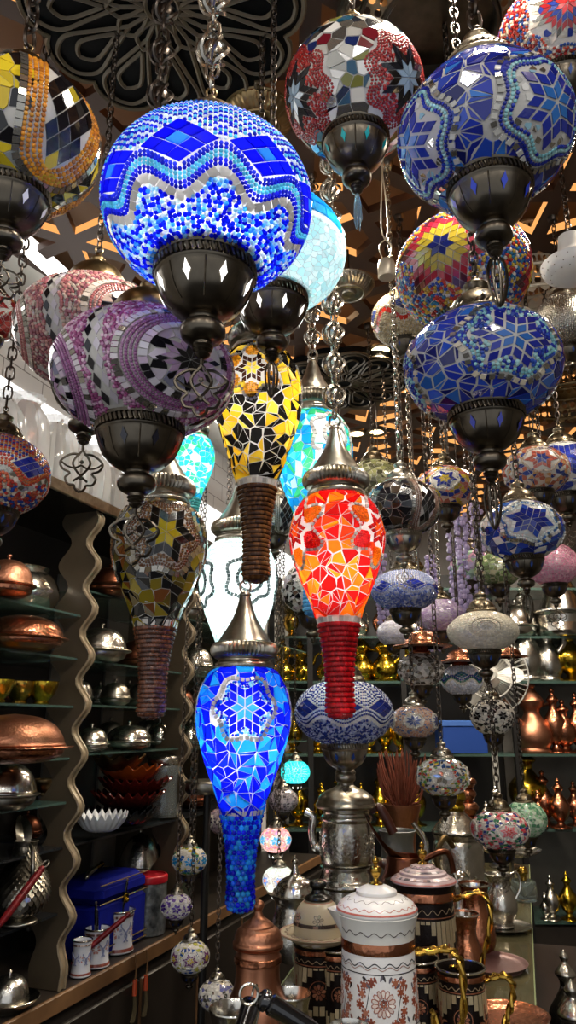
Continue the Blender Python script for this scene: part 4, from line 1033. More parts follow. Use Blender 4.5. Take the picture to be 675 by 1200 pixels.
# fish scale ewer
P, t = lp(22, 1.08, .06); S_ = 104*t/F_PX
def ewer_body():
    pr = [(0, 0), (.2, 0), (.2, 0), (.2, .03), (.12, .07), (.12, .07), (.2, .12), (.29, .26), (.29, .40), (.22, .55), (.14, .68), (.12, .78), (.14, .86), (.14, .86), (.12, .86), (.1, .76), (0, .7)]
    pr = [(a*S_, b*S_) for a, b in pr]; mb = MB().lathe(pr, 40, sm=3)
    so = spline2([(a*S_, b*S_) for a, b in [(.12, .82), (.12, .76), (.16, .66), (.23, .54), (.29, .40), (.29, .26), (.2, .12)]], 6); Sf = Surf(1, prof=so); q = 0; i = 0; p = .052*S_
    while q < Sf.S-p:
        r = Sf.rz(q)[0]; n = max(10, int(TAU*r/p)); n = 26
        for k in range(n):
            th = TAU*(k+.5*(i % 2))/n; w = TAU/n*.5; A = [Vector(Sf.P(th+x*w, q+y*p)) for x, y in ((-1, 0), (0, -.3), (1, 0), (.7, .6), (0, 1.05), (-.7, .6))]
            nv = Vector(Sf.nrm(th, q+p*.3)); B = [A[0], A[1], A[2], A[3]+nv*.004, A[4]+nv*.006, A[5]+nv*.004]
            mb.raw([tuple(v) for v in B], [[0, 1, 2, 3, 4, 5][::-1]], 0, (1, 1, 1), False)
        q += p*.8; i += 1
    return mb
def ewer_spout():
    mb = MB(); pth = sp3([(.08*S_, 0, .80*S_), (.14*S_, 0, .92*S_), (.26*S_, 0, 1.02*S_), (.42*S_, 0, 1.07*S_)], 5); n = len(pth)
    for side in (-1, 1):
        V = []
        for i, p in enumerate(pth):
            w = .13*S_*math.sin(PI*min(1, .25+.75*i/(n-1)))**.8+.001; V.append((p[0], 0, p[2]-.05*S_*(1-i/n))); V.append((p[0], side*w*.7, p[2]+.03*S_))
        F = [[2*i, 2*i+2, 2*i+3, 2*i+1] for i in range(n-1)]; mb.raw(V, F if side < 0 else [f[::-1] for f in F])
    return mb
vessel('silver_ewer', 'silver fish-scale ewer with a leaf shaped spout at the left edge', 'jug', P, [('body', ewer_body, 'silver_old'), ('spout', ewer_spout, 'silver_old'),
    ('handle', lambda: MB().tube(sp3([(-.12*S_, 0, .84*S_), (-.3*S_, 0, .8*S_), (-.4*S_, 0, .6*S_), (-.27*S_, 0, .4*S_)], 6), .022*S_, 7), 'silver_old')], UA+.9)
def pen(label, p0, p1, r=.006, m='red_enamel', ring=True, group=None):
    a, b = Vector(p0), Vector(p1); d = b-a; L = d.length
    root = thing('pen', label, 'pen', tuple(a), 0, group); root.rotation_euler = d.to_track_quat('Z', 'Y').to_euler()
    MB().lathe([(0, 0), (r*.4, 0), (r*.7, .12*L), (r*1.0, .2*L), (r*1.1, .5*L), (r, .8*L), (r*.75, .86*L), (r*.75, .86*L), (r*1.0, .88*L), (r*.6, .92*L), (0, .93*L)], 12, sm=2).build('barrel', m, root)
    if ring: MB().tube([(r*1.0*math.cos(TAU*i/12), 0, .965*L+r*1.2*math.sin(TAU*i/12)) for i in range(12)], r*.3, 5, True).build('ring', 'silver_old', root)
    else: MB().ball((0, 0, .95*L), r*.9, n=8).build('tip', 'silver_old', root)
    return root
pen('red enamel pen with a ring end, leaning across the silver fish-scale ewer', lp(-8, 1.1, -.05)[0]+Vector((0, 0, .02)), on_left(55, 1010, -.06), .0085)
P, t = lp(8, .9, .06); R = 36*t/F_PX
vessel('silver_tray', 'round silver plate with a domed cover on the worktop, bottom left corner', 'serving dish', P, [('plate', [(0, 0), (.6*R, 0), (.7*R, .004), (R, .022), (R, .026), (R, .026), (.7*R, .012), (0, .01)], 'silver_smooth'), ('lid', [(.66*R, .012), (.67*R, .02), (.64*R, .036), (.52*R, .058), (.3*R, .07), (.05*R, .073), (.07*R, .08), (0, .085)], 'silver')], UA)
# right bay
covered('dark copper dish on the highest shelf right of the first divider', 128, 1.94, .06, 34, 34, 'copper_dark', rim=1.1)
covered('silver dish with a gold topped dome, right of the first divider', 117, 1.737, .07, 34, 40, 'silver', 'silver_old', rim=1.05)
covered('copper domed dish beside the gold topped silver dish', 160, 1.737, .12, 27, 34, 'copper_dark', knob=False)
for px, d, r, nm in ((95, .1, 14, 'nearest the first divider'), (134, .09, 20, 'the middle one of three'), (163, .12, 16, 'behind the brown beaded tail')):
    covered(f'knobby silver lidded bowl on the middle shelf, {nm}', px, 1.61, d, r, 27, 'silver_old', name='lidded_bowl')
for px, d, r, nm in ((106, .07, 22, 'beside the first divider'), (150, .09, 30, 'largest, in the middle'), (186, .14, 17, 'next to the second divider')):
    covered(f'polished silver domed dish on the lower middle shelf, {nm}', px, 1.475, d, r, 28, 'silver_smooth', 'silver')
# second row, deeper in the shelf
for px, z, d, r, hh, m, nm in ((40, 1.86, .26, 18, 26, 'silver_old', 'behind the round bellied silver pot'), (66, 1.605, .24, 15, 26, 'brass_old', 'behind the gold bowls'), (8, 1.605, .27, 20, 24, 'copper_dark', 'behind the gold bowls at the left edge'),
        (132, 1.737, .25, 22, 30, 'silver_old', 'behind the gold topped silver dish'), (116, 1.61, .26, 18, 26, 'silver', 'behind the knobby bowls'), (150, 1.61, .25, 18, 28, 'silver_old', 'behind the knobby bowls on the right'), (178, 1.94, .2, 22, 32, 'copper', 'at the back of the highest shelf'),
        (128, 1.475, .25, 20, 30, 'silver_old', 'behind the polished domed dishes'), (172, 1.475, .26, 20, 30, 'silver', 'behind the polished domed dishes on the right'), (36, 1.467, .24, 24, 30, 'silver_old', 'behind the biggest copper pan'), (62, 1.24, .22, 18, 26, 'silver_old', 'on the low shelf behind the silver ewer'), (30, 1.24, .2, 20, 28, 'copper_dark', 'above the spout of the silver ewer'), (182, 1.737, .2, 18, 28, 'silver', 'behind the dark gold teardrop lamp')):
    covered(f'small {"copper" if "copper" in m else "brass" if "brass" in m else "silver"} domed dish {nm}', px, z, d, r, hh, m, name='domed_dish')
# stacked glass trays
def tray(label, px, z, d, Rpx, m, n=18, fr=.1, name='scalloped_glass_tray', sx=1):
    P, t = lp(px, z, d); R = Rpx*t/F_PX; N = n*6; mb = MB(); V = []; prf = [(.0, .004), (.45, .002), (.7, .012), (.9, .03), (1.0, .045), (.97, .048), (.66, .018), (0, .012)]
    for r, zz in prf:
        for k in range(N):
            a = TAU*k/N; f = 1+fr*math.cos(n*a)*(r**3)*.5; V.append((r*R*f*math.cos(a)*sx, r*R*f*math.sin(a), zz+.008*math.cos(n*a)*r**4))
    mb.raw(V, [[i*N+k, i*N+(k+1) % N, (i+1)*N+(k+1) % N, (i+1)*N+k] for i in range(len(prf)-1) for k in range(N)])
    root = thing(name, label, 'tray', tuple(P), UA); mb.build('tray', m, root); return root
M['frost'] = mat('white_frosted_glass', 'c4c8cc', 0, .3, bump=(60, .6))
tray('smoky black scalloped tray at the bottom of the glass tray stack', 140, 1.245, .1, 44, 'smoke_glass', 26)
tray('white frilled glass tray in front of the tray stack', 118, 1.258, .02, 30, 'frost', 22, .06)
tray('dark red scalloped glass tray, lower of the two red ones', 150, 1.292, .11, 42, 'dark_red_glass', 24)
tray('dark red scalloped glass tray, upper of the two red ones', 158, 1.33, .12, 42, 'dark_red_glass', 24)
tray('amber scalloped glass tray on top of the red trays', 152, 1.37, .13, 36, 'amber_glass', 14)
tray('gold glass tray lying on the amber tray', 138, 1.405, .14, 30, 'brass_old', 10, .16)
P, t = lp(190, 1.245, .1); R = 21*t/F_PX
vessel('glass_canister', 'tall clear glass canister on the shelf beside the tray stack', 'jar', P, [('jar', [(0, 0), (R, 0), (R, 0), (1.04*R, .03), (.98*R, .1), (1.04*R, .16), (.96*R, .17), (.96*R, .17), (.94*R, .165), (.9*R, .02), (0, .012)], mat('canister_glass', '8f9797', .3, .1, alpha=.5)), ('lid', [(R, .17), (1.05*R, .18), (R, .2), (.3*R, .215), (.1*R, .22), (.14*R, .24), (0, .25)], 'silver')], UA)
# blue velvet chest
P, t = lp(115, .9, .14)
ch = thing('velvet_chest', 'royal blue velvet chest with gold trim on the cabinet worktop', 'chest', tuple(P), UA)
MB().box((0, 0, .07), (.27, .16, .14), bev=.006).build('body', 'velvet', ch)
MB().box((0, 0, .175), (.276, .166, .062), bev=.02).build('lid', 'velvet', ch)
tr = MB()
for z in (.150, .2, .03, .012): tr.tube([(-.139, -.084, z), (.139, -.084, z)], .0022, 5); tr.tube([(.139, -.084, z), (.139, .084, z)], .0022, 5)
tr.build('gold_trim', 'brass_old', ch)
MB().box((0, -.087, .145), (.024, .008, .028), bev=.003).ball((0, -.092, .14), .006).build('clasp', 'gold', ch)
dg = thing('gilt_dagger', 'small gilt dagger lying on the blue velvet chest', 'dagger', tuple(P+Vector((-.02, -.03, .217))), UA+.35)
MB().tube(sp3([(-.1, 0, 0), (-.03, .008, .002), (.04, .004, .004)], 6), [.002]+[.008]*11+[.006], 8).build('sheath', 'silver_old', dg); MB().tube([(.04, .004, .004), (.09, 0, .006)], [.006, .008], 8).ball((.095, 0, .006), .009).build('hilt', 'gold', dg)
# painted cups with pens
def cup_deco(R, g, ground=H('c9ccd4')):
    pr = [(R*.98, .02*g), (1.0*R, .04*g), (.94*R, .1*g), (.86*R, .3*g), (.84*R, .5*g), (.86*R, .75*g), (.92*R, .9*g), (.95*R, g)]
    full = [(0, 0), (R*.9, 0), (R*.9, 0)]+pr+[(.95*R, g), (.88*R, g), (.8*R, .7*g), (.8*R, .1*g), (0, .08*g)]
    mb = MB().lathe(full, 40, 0, ground, sm=2); Sf = Surf(R, prof=spline2(pr[::-1], 4)); mo = Mosaic(Sf, mb, 0, .0003)
    mo.band(Sf.S*.12, .14*R, [H('6c4a44'), H('c9b8b0')]); mo.band(Sf.S*.92, .18*R, [H('8c4a3c'), H('7a3c34')])
    for k in range(5):
        c = (TAU*k/5+.2, Sf.S*.5)
        for j in range(7): a = TAU*j/7; mo.ltile(c, [(.1*R*math.sin(a), .1*R*math.cos(a)), (.26*R*math.sin(a+.35), .26*R*math.cos(a+.35)), (.34*R*math.sin(a), .34*R*math.cos(a)), (.26*R*math.sin(a-.35), .26*R*math.cos(a-.35))], pick([H('b88a84'), H('8f94b0'), H('a87068')]), .0002)
        for s in (-1, 1): mo.curve((c[0]+s*.0, c[1]), [(s*(.4+.2*math.sin(i*.5))*R, (-.5+i*.1)*R) for i in range(11)], 't', [H('7f86a8')], .07*R, closed=False)
    return mb
def pencup(label, px, d, Rpx, hpx):
    P, t = lp(px, .9, d); R = Rpx*t/F_PX; g = hpx*t/F_PX
    vessel('painted_cup', label, 'cup', P, [('cup', lambda: cup_deco(R, g), 'paint'), ('rim', lambda: MB().tube([(.95*R*math.cos(TAU*i/32), .95*R*math.sin(TAU*i/32), g) for i in range(32)], .07*R, 6, True), 'silver_smooth')], UA)
    return P, R, g
cups = [pencup('white painted cup with a silver rim, nearest the first divider', 94, .04, 12, 38), pencup('white painted cup with a silver rim, the middle one of three', 112, .05, 16, 40), pencup('white painted cup with a silver rim, largest, beside the glass jar', 137, .07, 19, 44)]
for (P, R, g), (dx, dz, lb, m, rr) in zip((cups[1], cups[2], cups[2], cups[0]), ((-.01, .12, 'black pen standing upright in the middle painted cup', 'black_handle', .005), (.02, .15, 'black pen with a white tassel in the largest painted cup', 'black_handle', .005), (-.02, .1, 'dark pen at the left of the largest painted cup', 'black_handle', .005), (.13, .11, 'red enamel pen slanting out of the painted cup by the divider', 'red_enamel', .007))):
    pen(lb, P+Vector((-dx*.2, 0, .03)), P+Vector((dx, .3*dx, g+dz*.6)), rr, m, False)
# glass jar with red lid
P, t = lp(172, .9, .09); R = 21*t/F_PX; g = 66*t/F_PX
vessel('glass_jar', 'glass jar of grey beads with a red lid on the cabinet', 'jar', P, [('glass', [(0, 0), (R*.9, 0), (R, .008), (R, .04), (R, .8*g), (.93*R, .86*g), (.93*R, .9*g)], 'jar_fill'), ('lid', [(1.02*R, .83*g), (1.04*R, .86*g), (1.04*R, .93*g), (1.04*R, .93*g), (1.0*R, .95*g), (.9*R, .96*g), (.85*R, .93*g), (0, .93*g)], 'red'),
    ('label', lambda: MB().raw([(1.01*R*math.cos(a), 1.01*R*math.sin(a), z) for a in [-1.25+i*.12 for i in range(8)] for z in (.3*g+.03*g*(a+1), .52*g+.06*g*(a+1))], [[2*i, 2*i+2, 2*i+3, 2*i+1] for i in range(7)]), 'enamel_cream')], UA)
covered('lidded silver sugar bowl behind the glass jar', 160, .9, .24, 30, 90, 'silver', 'silver_old', name='sugar_bowl')
P, t = lp(198, .9, .2)
vessel('green_jar', 'olive green glazed jar behind the glass jar', 'jar', P, [('body', [(0, 0), (.05, 0), (.075, .04), (.085, .1), (.07, .16), (.05, .18), (.05, .2), (.04, .19), (0, .17)], mat('olive_glaze', '3d4434', 0, .3)), ('lid', [(.055, .2), (.06, .205), (.04, .225), (.01, .235), (.014, .25), (0, .257)], 'copper_dark')])
# tassels on the cabinet doors
def tassel(label, px, py):
    P = on_left(px, py, -.012); root = thing('key_tassel', label, 'tassel', (P.x, P.y, P.z-.17), UA)
    MB().tube(sp3([(0, 0, .17), (.003, -.003, .13), (-.004, -.004, .1)], 5), .0025, 5).build('cord', 'wood_edge', root)
    MB().tube([(-.004, -.004, .105), (-.003, -.004, .065)], [.006, .0065], 8).build('bead', mat('orange_bead', 'c2502c', 0, .4), root)
    mb = MB()
    for k in range(7): a = TAU*k/7; mb.tube(sp3([(-.003+.003*math.cos(a), -.004+.003*math.sin(a), .067), (.001+.004*math.cos(a), -.005+.004*math.sin(a), .03), (-.008+.007*math.cos(a), -.004+.005*math.sin(a), 0)], 4), .0022, 4)
    mb.build('fringe', mat('olive_thread', '5d5136', 0, .8), root)
tassel('olive tassel with an orange bead, left one of two on the cabinet doors', 159, 1118); tassel('olive tassel with an orange bead, right one of two on the cabinet doors', 172, 1113)
# third bay
for px, z, d, r, hh, m, nm in ((222, 1.94, .08, 24, 40, 'silver_old', 'on the highest shelf right of the second divider'), (228, 1.737, .1, 24, 34, 'silver', 'right of the second divider, level with the brown tail'), (212, 1.61, .14, 16, 24, 'copper_dark', 'dark, in the bay behind the second divider'), (236, 1.61, .1, 20, 28, 'silver_old', 'behind the blue teardrop lamp'), (222, 1.475, .1, 22, 26, 'silver_smooth', 'low in the bay right of the second divider'), (226, 1.245, .12, 24, 30, 'copper_dark', 'behind the tray stand'), (262, 1.737, .1, 22, 34, 'silver', 'behind the white teardrop lamp')):
    covered(f'lidded {"copper" if "copper" in m else "silver"} dish {nm}', px, z, d, r, hh, m, name='lidded_dish')
# wrapped glassware on the top board
M['wrap'] = glow_mat('clear_wrap', .35, .35, False, .12)
for i, (px, d, hh, nm) in enumerate(((-6, .12, .2, 'first from the left edge'), (22, .1, .22, 'second from the left edge'), (40, .16, .2, 'third from the left edge'), (60, .1, .21, 'fourth from the left edge'), (84, .14, .19, 'left of the hanging filigree finial'), (100, .08, .17, 'behind the hanging filigree finial'), (124, .12, .18, 'right of the hanging filigree finial'), (144, .1, .16, 'last in the row'))):
    P, t = lp(px, 2.2, d); r = .05
    vessel('wrapped_vase', f'glass vase in clear wrap on the top shelf, {nm}', 'vase', P, [('vase', [(0, 0), (.03, 0), (.03, 0), (.035, .01), (.02, .03), (.045, .08), (.05, .12), (.03, hh*.8), (.025, hh*.9), (.035, hh), (.028, hh*.99), (0, hh*.5)], 'copper' if i % 3 == 1 else 'silver_smooth', {'n': 24}),
        ('wrapping', lambda: MB().lathe([(.05, 0), (.066, .02), (.07, .09), (.062, hh*.8), (.035, hh*1.02), (.05, hh*1.12)], 40, sm=3, flute=(14, .16, 0, 9)), 'wrap'), ('bow', lambda: MB().ball((0, 0, hh*1.03), .012, n=8).tube([(-.03, 0, hh*1.07), (0, 0, hh*1.03), (.03, 0, hh*1.08)], .005, 5), 'brass')], random.random()*6)
# ---------------------------------------------------------------- back shelves and what stands on them
M['frame_dark'] = mat('dark_steel_frame', '2b2a29', .6, .4)
YB_ = 4.62
def zb_(py, y=4.45): return on_y(337, py, y).z
BS = thing('back_shelf', 'tall dark shelf with glass boards and brassware along the back wall', 'shelf', (1.0, 4.6, 0))
bx0, bx1 = -.06, 2.1
ZB = [.54, 1.0, 1.395, 1.8, 2.06, 2.35]
for z in ZB: MB().box(((bx0+bx1)/2-1.0, 0, z-.008), (bx1-bx0, .36, .014), 0).build('shelf_board', ['shelf_glass'], BS)
for px in (318, 364, 475, 604):
    x = on_y(px, 850, 4.42).x-1.0
    MB().box((x, -.17, 1.25), (.03, .03, 2.5)).build('post', 'frame_dark', BS)
bk = MB().box(((bx0+1.32)/2-1.0, .2, 1.25), (1.32-bx0, .02, 2.5)); bk.box((1.72-1.0, .2, 1.25), (.78, .02, 2.5), 1); bk.build('back_panel', ['dark_panel', 'plaster'], BS)
MB().box((.38, 0, .26), (3.0, .34, .5)).build('plinth', 'wood_dark', BS)
def bpos(px, z, y=4.52):
    r = ray(px, 850); # vertical column: px depends a little on height
    t = y*CP+(z-1.55)*SP; return Vector(((px-337.5)/F_PX*t, y, z)), t
def dallah(name, label, P, Hh, m='gold', rz=0, group=None, slim=1.0, spout=True):
    r = thing(name, label, 'coffee pot', tuple(P), rz, group); q = slim
    b = [(0, 0), (.24*q, 0), (.24*q, 0), (.25*q, .03), (.22*q, .06), (.27*q, .14), (.28*q, .24), (.22*q, .36), (.13*q, .46), (.12*q, .52), (.17*q, .58), (.19*q, .62), (.19*q, .62), (.15*q, .62), (0, .6)]
    MB().lathe([(x*Hh, z*Hh) for x, z in b], 28, sm=3).build('body', m, r)
    l = [(.19*q, .62), (.2*q, .64), (.17*q, .68), (.1*q, .76), (.06*q, .80), (.06*q, .80), (.09*q, .84), (.06*q, .87), (.03*q, .89), (.03*q, .89), (.045*q, .93), (.015*q, .97), (0, 1.0)]
    MB().lathe([(x*Hh, z*Hh) for x, z in l], 24, sm=3).build('lid', m, r)
    MB().tube([Vector(v)*Hh for v in sp3([(.17*q, 0, .58), (.34*q, 0, .6), (.42*q, 0, .46), (.4*q, 0, .28), (.27*q, 0, .18)], 6)], .022*Hh, 8).build('handle', m, r)
    if spout:
        n = 9; pth = [Vector(v)*Hh for v in sp3([(-.2*q, 0, .34), (-.32*q, 0, .44), (-.36*q, 0, .56), (-.46*q, 0, .66)], 3)]
        MB().tube(pth, [(.06-.004*i)*Hh for i in range(len(pth))], 10).build('spout', m, r)
    return r
def urn(name, label, P, Hh, m, rz=0, group=None, w=1.0, cat='urn', flute=None):
    r = thing(name, label, cat, tuple(P), rz, group)
    b = [(0, 0), (.2, 0), (.2, 0), (.2, .02), (.1, .06), (.06, .12), (.06, .12), (.14, .2), (.2, .34), (.2, .48), (.12, .6), (.07, .68), (.07, .74), (.1, .78), (.1, .78), (.08, .78), (0, .7)]
    MB().lathe([(x*w*Hh, z*Hh) for x, z in b], 28, sm=3).build('body', m, r)
    l = [(.1, .78), (.11, .80), (.08, .84), (.04, .88), (.03, .9), (.03, .9), (.05, .94), (.02, .98), (0, 1)]
    MB().lathe([(x*w*Hh, z*Hh) for x, z in l], 20, sm=3).build('lid', m, r); return r
ORD = ['first', 'second', 'third', 'fourth', 'fifth', 'sixth', 'seventh', 'eighth', 'ninth', 'tenth', 'eleventh', 'twelfth']
proto = {}
def put(kind, fn, label, P, Hh, rz, group):
    if kind not in proto: proto[kind] = (fn(P, Hh, rz, label, group), Hh); return
    o, h0 = proto[kind]; c = dup(o, P, rz, label, group); c.scale = (Hh/h0,)*3
gd = lambda P, Hh, rz, lb, g: dallah('coffee_pot', lb, P, Hh, 'gold', rz, g)
gu = lambda P, Hh, rz, lb, g: urn('lidded_urn', lb, P, Hh, 'gold', rz, g)
def hpx(t, px): return px*t/F_PX
# golden row at z 1.8
for i, px in enumerate((331, 352, 385, 424, 452, 476)):
    P, t = bpos(px, 1.8, 4.5+.05*(i % 2)); Hh = hpx(t, 62 if i > 2 else 50)
    put('gd', gd, f'golden coffee pot on the upper back shelf, {ORD[i]} from the left', P, Hh, [.2, 2.9, 1.2, .3, 2.7, .5][i], 'golden pots on the upper back shelf')
# golden and copper row at z 1.395
for i, px in enumerate((322, 344, 372, 412, 432, 452, 470)):
    P, t = bpos(px, 1.395, 4.5+.06*(i % 2)); put('gu', gu, f'golden lidded urn on the middle back shelf, {ORD[i]} from the left', P, hpx(t, 46+6*(i % 3)), .3*i, 'golden urns on the middle back shelf')
# z 1.0
for i, px in enumerate((330, 350, 377, 398, 424, 446, 464, 488)):
    P, t = bpos(px, 1.0, 4.5+.06*(i % 2))
    put('gu', gu, f'golden lidded urn on the lower back shelf, {ORD[i]} from the left', P, hpx(t, 50+10*(i % 2)), .4*i, 'golden urns on the lower back shelf')
# top boards: copper and silver bowls
for i, (px, z, hh, m, k) in enumerate(((341, 2.06, 46, 'brass', 'u'), (372, 2.06, 44, 'silver_old', 'd'), (418, 2.06, 52, 'silver', 'd'), (446, 2.06, 44, 'copper', 'u'), (486, 2.06, 48, 'silver_old', 'd'), (360, 2.35, 44, 'copper_dark', 'd'), (430, 2.35, 44, 'silver', 'u'), (490, 2.35, 44, 'brass_old', 'd'))):
    P, t = bpos(px, z); mn = {'copper': 'copper', 'copper_dark': 'dark copper', 'silver': 'silver', 'silver_old': 'tarnished silver', 'brass': 'brass', 'brass_old': 'dull brass'}[m]
    lb = f'{mn} {"urn" if k == "u" else "coffee pot"} on the {"top" if z > 2.2 else "second highest"} back board'
    (urn('lidded_urn', lb+f', {ORD[i if i < 5 else i-5]} from left', P, hpx(t, hh), m, .4*i) if k == 'u' else dallah('coffee_pot', lb+f', {ORD[i if i < 5 else i-5]} from left', P, hpx(t, hh), m, .4*i))
# right part: silver pitchers at z 1.8
for px, hh, lb, rz in ((618, 118, 'tall silver pitcher on the right back shelf, behind the finial of the navy star lamp', .3), (645, 95, 'shorter silver pitcher with a long handle beside the tall silver one', 3.0)):
    P, t = bpos(px, 1.8); dallah('silver_pitcher', lb, P, hpx(t, hh), 'silver', rz, slim=.6)
P, t = bpos(671, 1.8); urn('lidded_urn', 'golden urn at the right edge, beside the silver pitchers', P, hpx(t, 66), 'gold', w=1.3)
P, t = bpos(606, 2.06); covered_R = hpx(t, 26)
vessel('serving_dish', 'silver domed dish on the right back shelf above the silver pitchers', 'serving dish', P, [('dish', dish_lid(covered_R, hpx(t, 40))[0][1], 'silver_smooth'), ('lid', dish_lid(covered_R, hpx(t, 40))[1][1], 'silver_smooth')])
P, t = bpos(662, 2.06); covered_R = hpx(t, 38)
vessel('serving_dish', 'big silver cone shaped dish cover at the right edge, behind the rose pink lamp', 'serving dish', P, [('dish', dish_lid(covered_R, hpx(t, 92), False)[0][1], 'silver_smooth'), ('lid', [(.88*covered_R, .03), (.8*covered_R, .12), (.45*covered_R, .3), (.1*covered_R, .44), (.13*covered_R, .47), (0, .49)], 'silver_smooth')])
# copper ewers at z 1.395
P, t = bpos(627, 1.395); dallah('copper_ewer', 'big round bellied copper ewer on the right back shelf', P, hpx(t, 92), 'copper_matte', 0.3, slim=.85)
for px, hh, nm in ((653, 76, 'slim copper pot right of the big copper ewer'), (664, 62, 'squat copper pot at the right edge beside the slim one'), (680, 70, 'copper pot cut off by the right edge, on the middle shelf')):
    P, t = bpos(px, 1.395, 4.5); urn('copper_pot', nm, P, hpx(t, hh), 'copper', w=.85 if hh > 65 else 1.1, cat='pot')
# copper pots at z 1.0
for px, hh, nm in ((633, 42, 'first from the left'), (640, 62, 'second from the left, tallest'), (658, 56, 'third from the left, widest'), (676, 50, 'last, cut off by the right edge')):
    P, t = bpos(px, 1.0, 4.44 if nm[0] in 'ft' else 4.56); urn('copper_pot', f'copper pot on the lower right back shelf, {nm}', P, hpx(t, hh), 'copper', w=1.05, cat='pot')
P, t = bpos(622, 1.0, 4.6); urn('lidded_urn', 'tall golden urn behind the copper pots on the lower right shelf', P, hpx(t, 90), 'gold', w=1.2)
# low counter at the right
for px, hh, nm, m in ((648, 48, 'small clear silver ewer on the low shelf at the right', 'silver'), (640, 30, 'short silver cup stand on the low shelf at the right', 'silver_smooth'), (668, 52, 'golden pot in the dark low shelf at the right edge', 'gold')):
    P, t = bpos(px, .54, 4.46); urn('small_ewer', nm, P, hpx(t, hh), m, cat='jug')
P, t = bpos(541, 1.395, 4.5)
bxr = thing('gift_box', 'dark blue box on the back shelf, behind the white flower globe lamps', 'box', tuple(P), .1)
MB().box((0, 0, .075), (.26, .16, .15), bev=.004).build('body', mat('blue_card', '1c3a7c', 0, .4), bxr); MB().box((0, 0, .165), (.27, .17, .034), bev=.004).build('lid', mat('pale_blue_card', '3a5c9c', 0, .4), bxr)
# standing fan
P = at(573, 792, 3.75); fr = 44*3.75/F_PX
fan = thing('standing_fan', 'white standing fan with a round wire guard, behind the hanging lamps at the right', 'fan', (P.x, P.y, 0), -.25)
g = MB()
for k in range(44):
    a = TAU*k/44; ca, sa = math.cos(a), math.sin(a)
    for s in (-1, 1): g.tube([(ca*fr*q, s*.07*math.sqrt(max(0, 1-q*q))-.03, P.z+sa*fr*q) for q in (.12, .4, .65, .85, .97, 1.0)], 0.0011, 4)
for q in (1.0, .12, .6):
    for s in ((-1, 1) if q < 1 else (1,)): g.tube([(math.cos(TAU*i/48)*fr*q, s*.07*math.sqrt(max(0, 1-q*q))-.03, P.z+math.sin(TAU*i/48)*fr*q) for i in range(48)], .004, 5, True)
M['fan_white'] = mat('white_plastic', 'a3a19a', 0, .35)
g.build('guard', 'fan_white', fan)
for k in range(3):
    bl = MB(); V = []
    for i in range(8):
        q = .14+.74*i/7; wdt = .5*math.sin(PI*(.2+.7*i/7))
        for j in range(5):
            a = TAU*k/3+wdt*(j/4-.5)*1.6; V.append((math.cos(a)*fr*q, -.03+.03*(j/4-.5), P.z+math.sin(a)*fr*q))
    bl.raw(V, [[i*5+j, i*5+j+1, i*5+6+j, i*5+5+j] for i in range(7) for j in range(4)]); bl.build('blade', 'fan_white', fan)
hb = MB(); hb.tube([(0, -.105, P.z), (0, -.02, P.z), (0, .1, P.z), (0, .16, P.z)], [.03, .045, .06, .03], 16); hb.build('motor', 'fan_white', fan)
MB().tube([(0, .05, P.z-.03), (0, .05, .03)], .016, 10).build('pole', 'fan_white', fan); MB().lathe([(0, .04), (.03, .04), (.18, .02), (.2, 0), (0, 0)], 32, c=(0, .05, 0)).build('base', 'fan_white', fan)
# ---------------------------------------------------------------- glass counter and what stands on it
M['counter_glass'] = mat('olive_tinted_glass', '5f5a42', 0, .07, spec=.6, noise=('4f4b36', 3, .3))
M['copper_satin'] = mat('satin_copper', 'bd8365', 1, .36, noise=('94604a', 10, .3), bump=(240, .1))
M['counter_edge'] = mat('green_glass_edge', '8f9a74', 0, .1)
TD = (.292, .956); TN = (-.956, .292); TA = math.atan2(TD[1], TD[0]); T0 = (.57, 1.98); TZ = 1.0
def tw(a, d, z=TZ): return Vector((T0[0]+TD[0]*a+TN[0]*d, T0[1]+TD[1]*a+TN[1]*d, z))
ct = thing('glass_counter', 'long glass topped shop counter crowded with metal pots', 'counter', tuple(tw(.15, .31, 0)), TA)
tp = MB().prism([(-1.25, -.32), (1.25, -.32), (1.25, .34), (-1.25, .15)], .988, 1.0, 0)
tp.box((0, -.321, .994), (2.5, .003, .014), 1); tp.prism([(-1.25, .15), (1.25, .34), (1.25, .343), (-1.25, .153)], .987, 1.001, 1)
tp.build('glass_top', ['counter_glass', 'counter_edge'], ct)
cb = MB().prism([(-1.22, -.23), (1.22, -.23), (1.22, .29), (-1.22, .1)], 0, .9); cb.build('cabinet', 'black', ct)
fr = MB()
fr.box((0, -.305, .975), (2.5, .02, .024), bev=.004); fr.prism([(-1.25, .125), (1.25, .315), (1.25, .335), (-1.25, .145)], .962, .987)
fr.build('top_frame', 'brass_old', ct)
lo = MB().box((0, -.39, .71), (2.44, .3, .02)); lo.build('side_ledge', 'wood_dark', ct)
def tp_(px, z, t): 
    """point over the counter on the sight line of px at depth t and height z"""
    y = (t-(z-1.55)*SP)/CP; return Vector(((px-337.5)/F_PX*t, y, z))
def brass_handle(p, r=.0055):
    P = sp3(p, 10); n = len(P); mb = MB()
    for s in range(2):
        q = []
        for i in range(n):
            a = i*.42+PI*s; q.append((P[i][0]+r*.55*math.cos(a), P[i][1]+r*.75*math.sin(a), P[i][2]+r*.55*math.sin(a)*.6))
        mb.tube(q, r*.72, 7)
    return mb
BR = [H('8c4a34'), H('7a3a28'), H('9c6048')]
